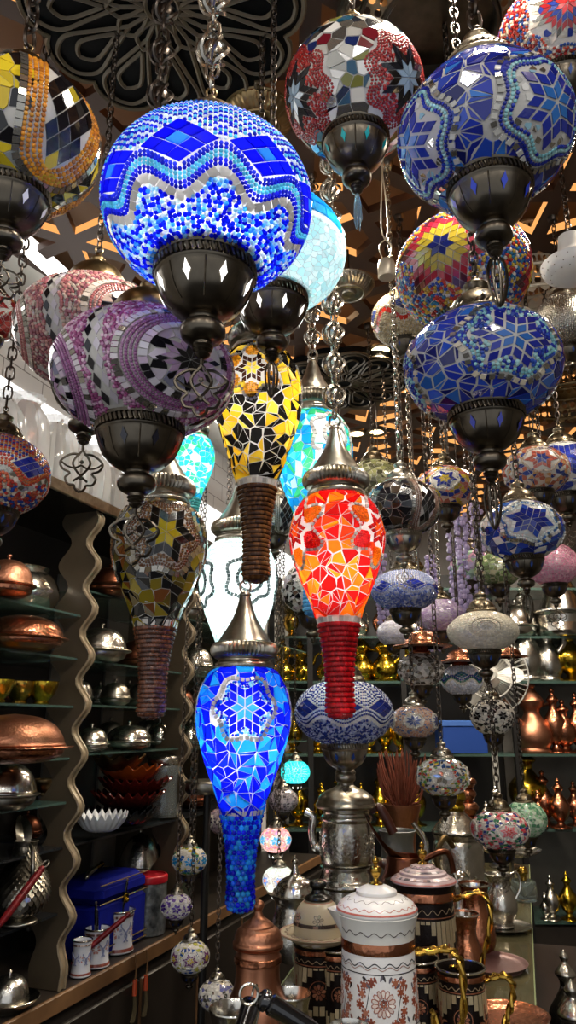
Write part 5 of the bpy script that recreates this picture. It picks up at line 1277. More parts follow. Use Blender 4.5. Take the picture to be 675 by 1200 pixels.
def stroke(mo, c, path, w, col):
    for a, b in zip(path, path[1:]):
        l = math.dist(a, b)
        if l < 1e-6: continue
        nx, ny = -(b[1]-a[1])/l*w/2, (b[0]-a[0])/l*w/2; ex, ey = (b[0]-a[0])/l*w*.3, (b[1]-a[1])/l*w*.3
        mo.ltile(c, [(a[0]-nx-ex, a[1]-ny-ey), (b[0]-nx+ex, b[1]-ny+ey), (b[0]+nx+ex, b[1]+ny+ey), (a[0]+nx-ex, a[1]+ny-ey)], col, 0, gap=0, tilt=0)
def petals(mo, c, n, r0, r1, wd, col, edge=None, x0=0, y0=0, rot=0):
    for k in range(n):
        a = TAU*k/n+rot; pts = [(r0, -wd*.35), (r0+(r1-r0)*.6, -wd), (r1*.97, -wd*.6), (r1, 0), (r1*.97, wd*.6), (r0+(r1-r0)*.6, wd), (r0, wd*.35)]
        for sc, cl, hh in ((1.0, edge, 0), (.74, pick(col), .0002)) if edge else ((1.0, pick(col), 0),):
            m0 = (r0+r1)/2; q = [(m0+(u-m0)*sc, v*sc) for u, v in pts]
            mo.ltile(c, [(x0+u*math.sin(a)+v*math.cos(a), y0+u*math.cos(a)-v*math.sin(a)) for u, v in q], cl, hh, gap=0, tilt=0)
def disc(mo, c, x, y, r, col, h=.0002): mo.ltile(c, [(x+r*math.sin(TAU*i/10), y+r*math.cos(TAU*i/10)) for i in range(10)], col, h, gap=0, tilt=0)
def waveband(mo, q, amp, n, w, col, dots=None):
    S = mo.S; r = S.rz(q)[0]
    for i in range(n*8):
        a, b = TAU*i/(n*8), TAU*(i+1)/(n*8); f = lambda t: amp*math.sin(n*t)
        mo.tile([(a, q+f(a)-w/2), (b, q+f(b)-w/2), (b, q+f(b)+w/2), (a, q+f(a)+w/2)], col, 0, gap=0, tilt=0)
    if dots:
        for i in range(2*n): a = TAU*(i+.5)/(2*n); disc(mo, (a, q), 0, (amp*.15 if i % 2 == 0 else -amp*.15)*-1, amp*.5, pick(dots))
def hoop(mo, q, w, col, n=64):
    for i in range(n): mo.tile([(TAU*i/n, q-w/2), (TAU*(i+1)/n, q-w/2), (TAU*(i+1)/n, q+w/2), (TAU*i/n, q+w/2)], col, 0, gap=0, tilt=0)
def finial_mb(z, s):
    return MB().lathe([(0, z), (.011*s, z), (.011*s, z+.002*s), (.006*s, z+.005*s), (.004*s, z+.009*s), (.009*s, z+.017*s), (.0105*s, z+.022*s), (.008*s, z+.027*s), (.003*s, z+.029*s), (.004*s, z+.032*s), (.0065*s, z+.036*s), (.005*s, z+.04*s), (0, z+.044*s)], 16, sm=2)
# white painted pot
def white_pot():
    P = tp_(448, TZ, 1.16); R = .064; g = .245; INK = H('1f1b1b')
    root = thing('enamel_pot', 'tall white enamel pot with brown flower scrolls, in front at the bottom centre', 'pot', tuple(P), math.atan2(-P.x, P.y))
    pr = [(1.06*R, .004), (1.06*R, .02), (1.0*R, .06), (.97*R, .12), (.94*R, .18), (.925*R, .2)]
    mb = MB().lathe([(0, 0), (R, 0), (R, 0)]+pr, 64, 0, H('d4d3d2'), sm=3)
    Sf = Surf(R, prof=spline2(pr[::-1], 5)); mo = Mosaic(Sf, mb, 0, .00025)
    waveband(mo, .012, .003, 16, .0016, INK); waveband(mo, .016, .0025, 16, .0012, H('8c6a5c'))
    hoop(mo, .024, .0014, INK); hoop(mo, .098, .0014, INK); hoop(mo, .13, .0014, INK)
    waveband(mo, .114, .006, 9, .0014, INK, BR)
    waveband(mo, .15, .006, 9, .0014, INK, BR)
    for k in range(4):
        c = (TAU*k/4+.1, .063)
        petals(mo, c, 14, .007, .0195, .0035, [H('c9b8b0'), H('d8cfc8')], BR[0]); petals(mo, c, 8, .001, .0065, .002, BR, INK); 
        for s in (-1, 1):
            stroke(mo, c, [(s*(.02+.016*i/8), (-.026+.046*math.sin(i*.2)) if s > 0 else (.024-.046*math.sin(i*.2))) for i in range(9)], .0012, INK)
            for (x, y) in ((.029, .014), (.034, -.012), (.018, -.028), (.02, .027), (.038, .003), (.03, -.024), (.034, .025)): disc(mo, c, s*x, y*s, .0042, pick(BR)); petals(mo, c, 6, .0036, .0072, .0021, BR, None, s*x, y*s)
            for (x, y, a) in ((.01, .028, .5), (.026, .03, 1.0), (.012, -.03, 2.4), (.03, -.03, 2.0), (.022, .02, .8), (.024, -.02, 2.2), (.04, .015, .4), (.042, -.02, 2.6), (.004, .03, -.4), (.005, -.03, 2.9)): petals(mo, c, 1, 0, .009, .0022, [INK, BR[1], H('5c5560')], None, s*x*.96, y, s*a)
    mb.build('body', 'paint', root)
    MB().lathe([(.925*R, .2), (.945*R, .203), (.945*R, .213), (.93*R, .217)], 64).build('copper_band', 'copper', root)
    m2 = MB().lathe([(.93*R, .216), (.96*R, .23), (1.02*R, .245), (1.06*R, .252), (1.06*R, .252), (1.03*R, .252), (.9*R, .235)], 64, 0, H('d0cfc9'), sm=2)
    S2 = Surf(R, prof=[(1.02*R, .245), (.96*R, .23), (.93*R, .217)]); mo = Mosaic(S2, m2, 0, .0003); waveband(mo, .014, .003, 18, .0013, H('3c302c'))
    # pouring lip on the left
    V = []; N = 9
    for i in range(N):
        a = PI*.5+PI*.5+(i/(N-1)-.5)*.9; k = 1-abs(i/(N-1)-.5)*2
        V.append((1.05*R*math.cos(a), 1.05*R*math.sin(a), .252)); V.append(((1.05*R+.016*k)*math.cos(a), (1.05*R+.016*k)*math.sin(a), .256)); V.append((.95*R*math.cos(a), .95*R*math.sin(a), .222))
    m2.raw(V, [[3*i, 3*i+1, 3*i+4, 3*i+3] for i in range(N-1)]+[[3*i+1, 3*i+2, 3*i+5, 3*i+4] for i in range(N-1)], 0, H('d0cfc9'))
    m2.build('rim', 'paint', root)
    ml = MB().lathe([(1.02*R, .252), (1.05*R, .255), (1.05*R, .258), (1.05*R, .258), (.95*R, .267), (.75*R, .275), (.53*R, .279), (.53*R, .279), (.53*R, .284), (.5*R, .286), (.3*R, .292), (.1*R, .295), (0, .295)], 64, 0, H('d4d3d2'), sm=3)
    S3 = Surf(R, prof=[(.1*R, .295), (.3*R, .292), (.5*R, .2855), (.53*R, .279), (.75*R, .275), (.95*R, .267), (1.05*R, .258)]); mo = Mosaic(S3, ml, 0, .0004)
    hoop(mo, S3.S*.98, .003, H('a85a50')); hoop(mo, S3.S*.43, .002, H('9c6048')); waveband(mo, S3.S*.66, .004, 15, .0013, H('7a7470')); waveband(mo, S3.S*.88, .002, 24, .0016, H('b07a70'))
    lid_o = ml.build('lid', 'paint', root); finial_mb(.294, 1.0).build('knob', 'brass', lid_o)
    brass_handle([(.92*R, 0, .195), (1.3*R, 0, .197), (1.75*R, 0, .2), (2.05*R, 0, .185), (2.1*R, 0, .14), (2.0*R, 0, .09), (1.7*R, 0, .06), (1.45*R, 0, .075), (1.3*R, 0, .11)]).build('handle', 'brass', root)
white_pot()
# dark embossed pot
CRM = [H('c4b493'), H('b8a888')]; CUP_ = [H('a4694e'), H('8f5740'), H('b57c5e')]; DK = H('1a1210')
def embossed(name, label, px, t, R, g, lid=True, hand=True, cat='pot', nm=4, z=TZ, rzo=0):
    P = tp_(px, z, t); root = thing(name, label, cat, tuple(P), math.atan2(-P.x, P.y)+rzo)
    pr = [(1.05*R, .003), (1.04*R, .08*g), (1.0*R, .35*g), (.95*R, .7*g), (.93*R, .86*g)]
    mb = MB().lathe([(0, 0), (R, 0), (R, 0)]+pr+[(.93*R, .86*g), (.97*R, .88*g), (.97*R, .94*g), (.97*R, .94*g), (1.03*R, g), (1.03*R, g), (.97*R, .99*g), (.88*R, .8*g), (.86*R, .1*g), (0, .08*g)], 56, 0, DK, sm=2)
    Sf = Surf(R, prof=spline2(pr[::-1], 6)); mo = Mosaic(Sf, mb, .0004, .0008); S = Sf.S
    # copper collar above
    waveband(mo, S*.07, S*.022, 18, .0014, H('b09a7c')); hoop(mo, S*.125, .0016, CUP_[0])
    n = nm*9     # cream flutes with a pointed outline
    for i in range(n):
        a, b = TAU*(i+.08)/n, TAU*(i+.92)/n; u = (i % 9)/8*2-1; lo = S*(.52-.34*abs(u)**1.2) 
        mo.tile([(a, S*.15), (b, S*.15), (b, lo), (a, lo)], pick(CRM), .0006)
        lo2 = S*(.96-.25*abs(abs(u)-.5)); mo.tile([(a, lo2-S*.14), (b, lo2-S*.14), (b, min(lo2, S*.97)), (a, min(lo2, S*.97))], pick(CRM), .0006)
    for k in range(nm):
        c = (TAU*k/nm+TAU/nm/2*0+TAU/nm*.5, S*.6); c0 = (TAU*k/nm, S*.5)
        sc = R/.064
        petals(mo, c0, 9, .004*sc, .019*sc, .0052*sc, CUP_, DK); petals(mo, c0, 7, .001, .005*sc, .002*sc, CUP_)
        for s in (-1, 1):
            for r in (.024, .028): stroke(mo, c0, [(s*r*sc*math.sin(a), r*sc*math.cos(a)) for a in [i*.2 for i in range(-2, 12)]], .0018*sc, pick(CUP_) if r < .026 else DK)
            for j in range(5): petals(mo, c, 1, .0, .017*sc, .0034*sc, CUP_, DK, s*.004*sc*j*.5, -.008*sc+.004*sc*j, s*(.2+.35*j))
        for j in range(4): mo.ltile(c, [(-.0026*sc, (.004+.011*j)*sc), (.0026*sc, (.004+.011*j)*sc), (.0026*sc, (.013+.011*j)*sc), (0, (.0155+.011*j)*sc), (-.0026*sc, (.013+.011*j)*sc)], pick(CUP_), .0008)
        for j in range(3): petals(mo, (c[0], S*.84), 3, .0, .014*sc, .004*sc, CUP_, DK, 0, 0, PI*.8)
    mb.build('body', 'relief', root)
    MB().lathe([(.935*R, .865*g), (.985*R, .88*g), (.985*R, .935*g), (.96*R, .945*g)], 48).build('copper_collar', 'copper', root)
    if lid:
        ml = MB().lathe([(1.0*R, g), (1.08*R, 1.005*g), (1.08*R, 1.015*g), (1.08*R, 1.015*g), (.98*R, 1.04*g), (.78*R, 1.065*g), (.78*R, 1.065*g), (.76*R, 1.085*g), (.6*R, 1.10*g), (.42*R, 1.12*g), (.42*R, 1.12*g), (.4*R, 1.135*g), (.2*R, 1.15*g), (0, 1.155*g)], 56, 0, H('b09a9c'), sm=2)
        S3 = Surf(R, prof=[(.2*R, 1.15*g), (.4*R, 1.135*g), (.42*R, 1.12*g), (.6*R, 1.10*g), (.76*R, 1.085*g), (.78*R, 1.065*g), (.98*R, 1.04*g), (1.08*R, 1.015*g)]); mo = Mosaic(S3, ml, 0, .0004)
        mo.band(S3.S*.45, .006, [H('3c3440'), H('c9c0c4'), H('8c7a84')]); mo.band(S3.S*.8, .007, [H('4a4048'), H('b8a8ac'), H('a07a74')]); hoop(mo, S3.S*.98, .003, H('9c5a54')); waveband(mo, S3.S*.2, .003, 12, .0014, H('2c262a'))
        lid_o = ml.build('lid', 'paint', root); finial_mb(1.15*g, 1.0).build('knob', 'brass', lid_o)
        mb = MB(); V = []; N = 9
        for i in range(N):
            a = PI+(i/(N-1)-.5)*.9; k = 1-abs(i/(N-1)-.5)*2
            V.append((1.02*R*math.cos(a), 1.02*R*math.sin(a), g)); V.append(((1.04*R+.015*k)*math.cos(a), (1.04*R+.015*k)*math.sin(a), 1.015*g)); V.append((.97*R*math.cos(a), .97*R*math.sin(a), .9*g))
        mb.raw(V, [[3*i, 3*i+1, 3*i+4, 3*i+3] for i in range(N-1)]+[[3*i+1, 3*i+2, 3*i+5, 3*i+4] for i in range(N-1)]); mb.build('spout', 'black', root)
    else: MB().tube([(1.02*R*math.cos(TAU*i/48), 1.02*R*math.sin(TAU*i/48), g) for i in range(48)], .0022, 6, True).build('rim', 'silver_smooth', root); MB().lathe([(.99*R, .99*g), (.9*R, .8*g), (.88*R, .12*g), (0, .1*g)], 40).build('tin_lining', 'silver_smooth', root)
    if hand: brass_handle([(.93*R, 0, .86*g), (1.3*R, 0, .9*g), (1.8*R, 0, .93*g), (2.1*R, 0, .82*g), (2.0*R, 0, .6*g), (1.75*R, 0, .4*g), (1.5*R, 0, .22*g), (1.2*R, 0, .16*g), (1.0*R, 0, .2*g)]).build('handle', 'brass', root)
    return root
embossed('embossed_pot', 'dark embossed pot with cream flutes and a rosette, behind the white pot', 503, 1.5, .064, .232)
embossed('embossed_mug', 'open embossed mug with a brass handle, right of the white pot', 545, 1.31, .043, .128, lid=False, cat='mug', nm=3)
embossed('embossed_mug', 'embossed mug mostly hidden between the white pot and the dark pot', 494, 1.36, .037, .128, lid=False, cat='mug', nm=3)
embossed('embossed_mug', 'embossed mug half hidden at the left of the white pot', 398, 1.42, .038, .13, lid=False, hand=False, cat='mug', nm=3)
# copper jar
P = tp_(301, TZ, 1.27)
vessel('copper_jar', 'copper jar with a domed knob lid, left of the pots at the bottom', 'jar', P, [
    ('body', [(0, 0), (0.0415, 0), (0.0415, 0), (0.0548, .02), (0.0581, .05), (0.0548, .08), (0.0432, .105), (0.0390, .125), (0.0390, .145), (0.0390, .145), (0.0407, .147), (0.0407, .158), (0.0407, .158), (0.0390, .16), (0.0382, .168), (0.0432, .172), (0.0000, .172)], 'copper_satin'),
    ('band', lambda: MB().lathe([(0.0408, .148), (0.0419, .149), (0.0419, .157), (0.0408, .158)], 64, flute=(60, .02, 0, 1)), 'copper'),
    ('lid', [(0.0415, .172), (0.0448, .175), (0.0452, .179), (0.0452, .179), (0.0423, .183), (0.0415, .19), (0.0373, .199), (0.0282, .204), (0.0282, .204), (0.0274, .207), (0.0199, .213), (0.0108, .219), (0.0071, .226), (0.0071, .226), (0.0071, .23), (0.0104, .236), (0.0100, .242), (0.0050, .246), (0, .247)], 'copper_matte')])
# painted jar with dome lid on a saucer shaped rim
P = tp_(374, TZ, 1.44)
jr = embossed('painted_jar', 'embossed jar with a painted dome lid and a black knob', 374, 1.44, .05, .137, lid=False, hand=False, nm=3, cat='jar')
lidm = MB().lathe([(.05, .138), (.076, .15), (.078, .153), (.078, .153), (.062, .153), (.05, .15), (.05, .15), (.0495, .156), (.0495, .17), (.046, .186), (.036, .203), (.026, .21), (.026, .21), (0, .212)], 56, 0, H('b8ab90'), sm=2)
Sf = Surf(.05, prof=[(.026, .21), (.036, .203), (.046, .186), (.0495, .17), (.0495, .156), (.05, .15), (.062, .1532), (.078, .1532)]); mo = Mosaic(Sf, lidm, 0, .0004)
hoop(mo, .004, .004, H('9c6048')); hoop(mo, .045, .003, H('3c302a')); hoop(mo, Sf.S*.985, .003, H('9c7060')); waveband(mo, Sf.S*.86, .003, 20, .0016, H('6c4a3c'))
for kk in range(6): petals(mo, (TAU*kk/6, .036), 6, .002, .011, .003, [H('a8705c'), H('c09480')] if kk % 2 else [H('8a8a72'), H('a89a80')], H('3c302a'), rot=.3)
mo.band(.0475, .005, [H('3c302a'), H('8c6a58')])
lid_o = lidm.build('lid', 'paint', jr)
MB().lathe([(.026, .211), (.028, .214), (.024, .218), (.016, .222), (.012, .23), (.017, .236), (.017, .242), (.012, .246), (0, .247)], 28, sm=2).build('knob', 'black', lid_o)
# two coffee pans in front with black handles, and an open pan
def cezve(label, px, t, R, g, hdir, hl, z=TZ, m='silver_smooth', tip=True, lift=.05):
    P = tp_(px, z, t); root = thing('coffee_pan', label, 'coffee pan', tuple(P), hdir)
    MB().lathe([(0, 0), (.9*R, 0), (1.0*R, .01), (.98*R, .4*g), (.82*R, .75*g), (.92*R, .95*g), (.97*R, g), (.97*R, g), (.93*R, g), (.78*R, .75*g), (.9*R, .3*g), (0, .05*g)], 40, sm=3).build('pan', m, root)
    if hl:
        MB().tube([(.85*R, 0, .8*g), (1.05*R, 0, .95*g), (1.35*R, 0, .85*g+lift*.25)], [.006, .005, .006], 8).build('bracket', 'silver_smooth', root)
        L = hl; x0 = 1.3*R; z0 = .85*g+lift*.22
        MB().tube([(x0+L*f, 0, z0+lift*f) for f in (0, .03, .2, .5, .8, .84, .86, .93, .97, 1.0)], [.006, .009, .012, .0125, .0145, .011, .0145, .0145, .011, .004], 14).build('handle', 'black_handle', root)
        if tip: 
            q = (x0+L, z0+lift); MB().tube([(q[0]+.013+.013*math.cos(TAU*i/18), .0, q[1]+.013*math.sin(TAU*i/18)+.003) for i in range(18)], .0022, 6, True).build('hanging_loop', 'silver_smooth', root)
    return root
cezve('open silver coffee pan behind the black handle, bottom centre', 340, 1.25, .038, .104, 2.6, 0)
cezve('open silver coffee pan at the bottom left, below the copper jar', 274, 1.16, .044, .112, 0, 0)
cezve('coffee pan below the picture edge whose black handle tip shows at the bottom left', 258, 1.0, .04, .1, PI/2-.3, .07, lift=.045)
cezve('silver coffee pan cut off by the bottom edge, its long black handle pointing left', 412, 1.02, .03, .135, PI+.1, .092, lift=.052)
# silver lidded pot with a wavy rim
P = tp_(346, TZ, 1.8)
def wavy():
    mb = MB(); V = []; N = 64; pr = [(.056, .155), (.062, .165), (.07, .171), (.072, .173), (.05, .172)]
    for r, z in pr:
        for i in range(N): a = TAU*i/N; f = 1+.06*math.cos(8*a)*(r-.05)/.02; V.append((r*f*math.cos(a), r*f*math.sin(a), z+.003*math.cos(8*a)*(r-.05)/.02))
    return mb.raw(V, [[i*N+k, i*N+(k+1) % N, (i+1)*N+(k+1) % N, (i+1)*N+k] for i in range(4) for k in range(N)])
sj = vessel('silver_jar', 'silver lidded jar with a wavy rim, behind the copper jar', 'jar', P, [('body', [(0, 0), (.04, 0), (.06, .02), (.068, .06), (.06, .11), (.05, .14), (.056, .156)], 'silver'), ('rim', wavy, 'silver_smooth'),
    ('lid', [(.055, .172), (.054, .18), (.046, .2), (.03, .213), (.014, .222), (.008, .24), (.005, .25), (.005, .25), (.01, .256), (.007, .262), (.003, .264), (.005, .268), (0, .275)], 'silver_smooth')])
sj.scale = (.92, .92, .86)
# double teapot
P = tp_(408, TZ, 2.25); s_ = 2.25/F_PX
def px_prof(rows): return [(r*s_, z*s_) for r, z in rows]
st = vessel('double_teapot', 'tall embossed silver double teapot with dark handles, behind the white pot', 'teapot', P, [
    ('lower_pot', px_prof([(0, 0), (34, 0), (34, 0), (36, 4), (34, 18), (33, 28), (33, 28), (37, 30), (37, 34), (33, 38), (33, 38), (30, 46), (28, 50), (28, 50), (31, 52), (0, 53)]), 'silver'),
    ('upper_pot', px_prof([(0, 53), (28, 53), (28, 53), (31, 56), (32, 72), (31, 92), (29, 100), (29, 100), (31, 102), (31, 106), (28, 108), (28, 112), (34, 116), (34, 116), (0, 116)]), 'silver'),
    ('lid', px_prof([(36, 116), (37, 119), (35, 122), (35, 122), (33, 128), (24, 135), (14, 139), (10, 142), (10, 142), (9, 150), (13, 156), (9, 161), (5, 163), (6, 170), (3, 178), (0, 179)]), 'silver_old'),
    ('spout', lambda: MB().tube([Vector(v)*s_ for v in sp3([(-28, 0, 68), (-38, 0, 72), (-42, 0, 88), (-40, 0, 104), (-50, 0, 110)], 5)], [7*s_]*6+[5*s_]*15, 10), 'silver_smooth'),
    ('handle', lambda: MB().tube([Vector(v)*s_ for v in sp3([(30, 0, 112), (40, 0, 116), (48, 0, 104), (56, 0, 88)], 6)], [4*s_]*5+[6*s_]*14, 10), 'wood_brown'),
    ('handle', lambda: MB().tube([Vector(v)*s_ for v in sp3([(33, 0, 50), (44, 0, 54), (52, 0, 44), (60, 0, 26)], 6)], [4*s_]*5+[6*s_]*14, 10), 'wood_brown')], -.15)
em = MB()
Sf = Surf(1, prof=px_prof([(32, 92), (32.5, 72), (32, 60)]))
mo = Mosaic(Sf, em, .0008, .002)
for k in range(14):
    c = (TAU*k/14, Sf.S*.5)
    for j in range(3): petals(mo, c, 5, .002, .012, .003, [(.6, .6, .6)], None, 0, (j-1)*.024, .6*j)
em.build('embossing', 'silver_smooth', st)
# brown copper ewer with a sweeping spout
P = tp_(478, TZ, 2.0)
vessel('copper_ewer', 'brown copper ewer with a long sweeping spout, behind the dark embossed pot', 'jug', P, [
    ('body', [(0, 0), (.07, 0), (.08, .02), (.085, .06), (.075, .12), (.052, .18), (.045, .21), (.05, .22), (0, .21)], 'copper_dark'),
    ('spout', lambda: MB().raw(*spout_sheet()), 'copper_dark'),
    ('handle', lambda: MB().tube(sp3([(.05, 0, .2), (.12, 0, .21), (.13, 0, .12), (.085, 0, .06)], 6), .008, 8), 'copper_dark')], 0) if False else None
def spout_sheet():
    pth = sp3([(.045, 0, .2), (.0, 0, .2), (-.05, 0, .23), (-.11, 0, .31)], 5); V = []; n = len(pth)
    for i, p in enumerate(pth):
        w = .05*(1-i/(n-1))**.7+.002
        for j in range(7):
            a = PI*(j/6-.5); V.append((p[0]-.0, w*math.sin(a), p[2]-w*.9*math.cos(a)))
    return V, [[i*7+j, i*7+7+j, i*7+8+j, i*7+j+1] for i in range(n-1) for j in range(6)]
vessel('copper_ewer', 'brown copper ewer with a long sweeping spout, behind the dark embossed pot', 'jug', P, [
    ('body', [(0, 0), (.07, 0), (.08, .02), (.085, .06), (.075, .12), (.055, .17), (.05, .2), (.05, .2), (.046, .2), (.05, .16), (0, .1)], 'copper_dark'),
    ('spout', lambda: MB().raw(*spout_sheet()), 'copper_dark'),
    ('handle', lambda: MB().tube(sp3([(.05, 0, .19), (.12, 0, .21), (.13, 0, .12), (.083, 0, .06)], 6), .008, 8), 'copper_dark')], 0)
# zinc pot, vase of reeds
M['zinc'] = mat('grey_zinc', '83878a', .8, .42, bump=(90, .3, 'v'))
P = tp_(468, TZ, 2.55)
vessel('zinc_pot', 'grey zinc pot with a flared rim, right of the silver double teapot', 'pot', P, [('pot', [(0, 0), (.07, 0), (.075, .02), (.07, .06), (.058, .11), (.055, .16), (.062, .19), (.066, .195), (.06, .193), (.05, .16), (0, .1)], 'zinc'), ('foot', [(.07, 0), (.09, .0), (.085, .02), (.072, .03)], 'zinc')])
P = tp_(474, TZ, 2.9)
vessel('reed_vase', 'flared copper vase holding dried reeds, behind the zinc pot', 'vase', P, [('vase', [(0, 0), (.07, 0), (.06, .02), (.05, .06), (.05, .12), (.06, .18), (.075, .24), (.07, .24), (.05, .17), (0, .1)], 'copper_matte')])
rd = MB(); random.seed(11)
for i in range(90):
    a = random.random()*TAU; q = math.sqrt(random.random()); x, y = .04*q*math.cos(a), .04*q*math.sin(a); hh = random.uniform(.26, .38)
    rd.tube(sp3([(x*.5, y*.5, .12), (x, y, .24), (x*2.1+random.uniform(-.01, .01), y*2.1, hh), (x*2.6, y*2.6, hh+.08)], 3), [.0016]*4+[.0035]*3+[.004, .004, .001], 4)
M['reed'] = mat('rust_dried_reeds', '8c4f3c', 0, .7, noise=('6a3426', 40, .3))
o = rd.build('dried_reeds', 'reed'); o.location = P; tag(o, 'bunch of rust coloured dried reeds in the copper vase', 'dried reeds', kind='stuff')
# engraved teapot with gold knob
P = tp_(541, TZ, 2.3)
vessel('silver_teapot', 'engraved silver teapot with a conical lid and a gold knob', 'teapot', P, [
    ('body', [(0, 0), (.06, 0), (.07, .02), (.078, .05), (.08, .1), (.078, .18), (.072, .2), (.072, .2), (.075, .21), (.072, .22), (0, .22)], 'silver'),
    ('lid', [(.075, .22), (.08, .223), (.08, .227), (.08, .227), (.06, .25), (.035, .275), (.026, .285), (.026, .285), (0, .286)], 'silver'),
    ('knob', [(.026, .286), (.03, .295), (.028, .305), (.022, .31), (.022, .31), (.032, .318), (.034, .332), (.028, .345), (.02, .349), (.02, .352), (.008, .36), (0, .362)], 'gold'),
    ('spout', lambda: MB().tube(sp3([(-.07, 0, .1), (-.1, 0, .14), (-.105, 0, .2), (-.14, 0, .25)], 6), [.018-.0006*i for i in range(19)], 10), 'silver_smooth'),
    ('handle', lambda: MB().tube(sp3([(-.03, -.07, .19), (-.06, -.1, .22), (-.09, -.115, .17), (-.075, -.11, .09), (-.04, -.075, .05)], 6), .0085, 8), 'brass_old')], 0)
# small ewer on a saucer
P = tp_(588, TZ+.012, 2.08)
P0 = P.copy(); P0.z = TZ
vessel('silver_saucer', 'round silver saucer under a small engraved ewer, on the right of the counter', 'saucer', P0, [('saucer', [(0, 0), (.05, 0), (.06, .003), (.08, .01), (.082, .012), (.06, .007), (0, .006)], 'silver_smooth')])
P.z = TZ+.0065
vessel('silver_ewer', 'small engraved silver ewer standing on the saucer', 'jug', P, [('body', [(0, 0), (.03, 0), (.034, .006), (.03, .012), (.044, .035), (.047, .055), (.04, .085), (.03, .105), (.03, .12), (.04, .135), (.04, .135), (.036, .135), (.025, .115), (0, .1)], 'silver'),
    ('handle', lambda: MB().tube(sp3([(.035, 0, .128), (.06, 0, .135), (.07, 0, .1), (.045, 0, .06)], 6), .004, 7), 'silver_smooth'), ('spout', lambda: MB().tube(sp3([(-.042, 0, .06), (-.06, 0, .08), (-.06, 0, .11), (-.075, 0, .13)], 5), [.009]*6+[.005]*10, 8), 'silver_smooth')], .3)
# little copper jugs and pink plate
def jug(label, px, t, sc, rz, m='copper'):
    P = tp_(px, TZ, t)
    vessel('copper_jug', label, 'jug', P, [('body', [(0, 0), (.03*sc, 0), (.042*sc, .015*sc), (.046*sc, .04*sc), (.038*sc, .075*sc), (.028*sc, .1*sc), (.03*sc, .13*sc), (.038*sc, .15*sc), (.038*sc, .15*sc), (.035*sc, .15*sc), (.025*sc, .11*sc), (0, .09*sc)], m),
        ('tin_rim', [(.036*sc, .147*sc), (.039*sc, .15*sc), (.036*sc, .152*sc), (.03*sc, .13*sc), (.024*sc, .11*sc), (0, .095*sc)], 'silver_smooth')], rz)
jug('larger engraved copper jug behind the brass handle of the dark pot', 560, 1.86, 1.05, 0)
jug('smaller copper jug in front of the larger copper jug', 548, 1.66, .9, 0)
P = tp_(574, TZ, 1.75)
vessel('pink_plate', 'dusty pink metal plate lying on the glass counter', 'plate', P, [('plate', [(0, .002), (.07, .0), (.075, .002), (.086, .011), (.088, .013), (.07, .006), (0, .005)], mat('pink_metal', '7c5c5a', .4, .35, bump=(120, .3)))])
P = tp_(596, TZ, 1.42)
vessel('copper_plate', 'engraved copper plate at the bottom edge, right of the open mug', 'plate', P, [('plate', [(0, .0), (.05, 0), (.055, .003), (.075, .014), (.077, .017), (.055, .007), (0, .004)], 'copper')])
P = tp_(543, TZ, 1.98)
vessel('sugar_pot', 'round silver ball lidded pot, beside the copper jugs', 'pot', P, [('body', [(0, 0), (.025, 0), (.035, .02), (.038, .05), (.03, .08), (.02, .1), (.02, .1)], 'silver'), ('lid', [(.021, .1), (.028, .115), (.03, .135), (.024, .155), (.01, .166), (0, .168)], 'silver_smooth')])
# tray stand and small silver set at the back of the counter
P = tp_(592, TZ+.0, 3.0); 
ts = vessel('tray_stand', 'silver footed tray on the far end of the counter', 'tray', P, [('foot', [(0, 0), (.06, 0), (.05, .01), (.012, .03), (.01, .14), (.02, .165)], 'silver_old'), ('tray', [(.02, .165), (.07, .17), (.098, .175), (.1, .19), (.096, .19), (.09, .18), (0, .175)], 'silver_old')])
for i, (dx, dy, hh, nm) in enumerate(((-.06, 0, .07, 'left one on the footed tray'), (-.01, .03, .13, 'tallest, at the back of the footed tray'), (.03, -.03, .06, 'front one on the footed tray'), (.065, .01, .06, 'right one on the footed tray'))):
    urn('small_ewer', f'miniature silver urn, {nm}', P+Vector((dx, dy, .178)), hh, 'silver_smooth', w=1.3, cat='urn')
P = tp_(602, TZ, 2.55)
vessel('cake_stand', 'ruffled white silver dish on a short stand, right of the red flower lamp', 'stand', P, [('foot', [(0, 0), (.05, 0), (.045, .008), (.01, .02), (.01, .1), (.03, .115)], 'silver_old'), ('dish', lambda: MB().lathe([(.03, .115), (.07, .118), (.095, .13), (.1, .137), (.07, .126), (0, .122)], 64, sm=2, flute=(16, .1, .12, .2)), 'silver_smooth')])
P = tp_(615, TZ, 2.42)
vessel('glass_cup', 'squat brown glass cup near the ruffled dish at the counter edge', 'cup', P, [('cup', [(0, 0), (.035, 0), (.04, .01), (.04, .05), (.036, .06), (.034, .05), (0, .01)], 'glass'), ('knob', [(.012, .06), (.012, .075), (.018, .085), (.01, .1), (0, .1)], 'brass')])
# glowing stack of copper cups behind the engraved teapot
P = tp_(553, TZ, 2.85)
cs = thing('copper_tower', 'tower of polished copper bowls glowing in warm light, behind the gold knob', 'ornament', tuple(P))
z = 0
for i, (r, hh) in enumerate(((.05, .09), (.045, .07), (.04, .05), (.043, .05), (.036, .05), (.04, .04))):
    MB().lathe([(0, z), (r*.6, z), (r*.75, z+hh*.2), (r, z+hh*.5), (r*.95, z+hh*.75), (r*.65, z+hh), (0, z+hh)], 28, sm=2).build('bowl', 'copper', cs); z += hh
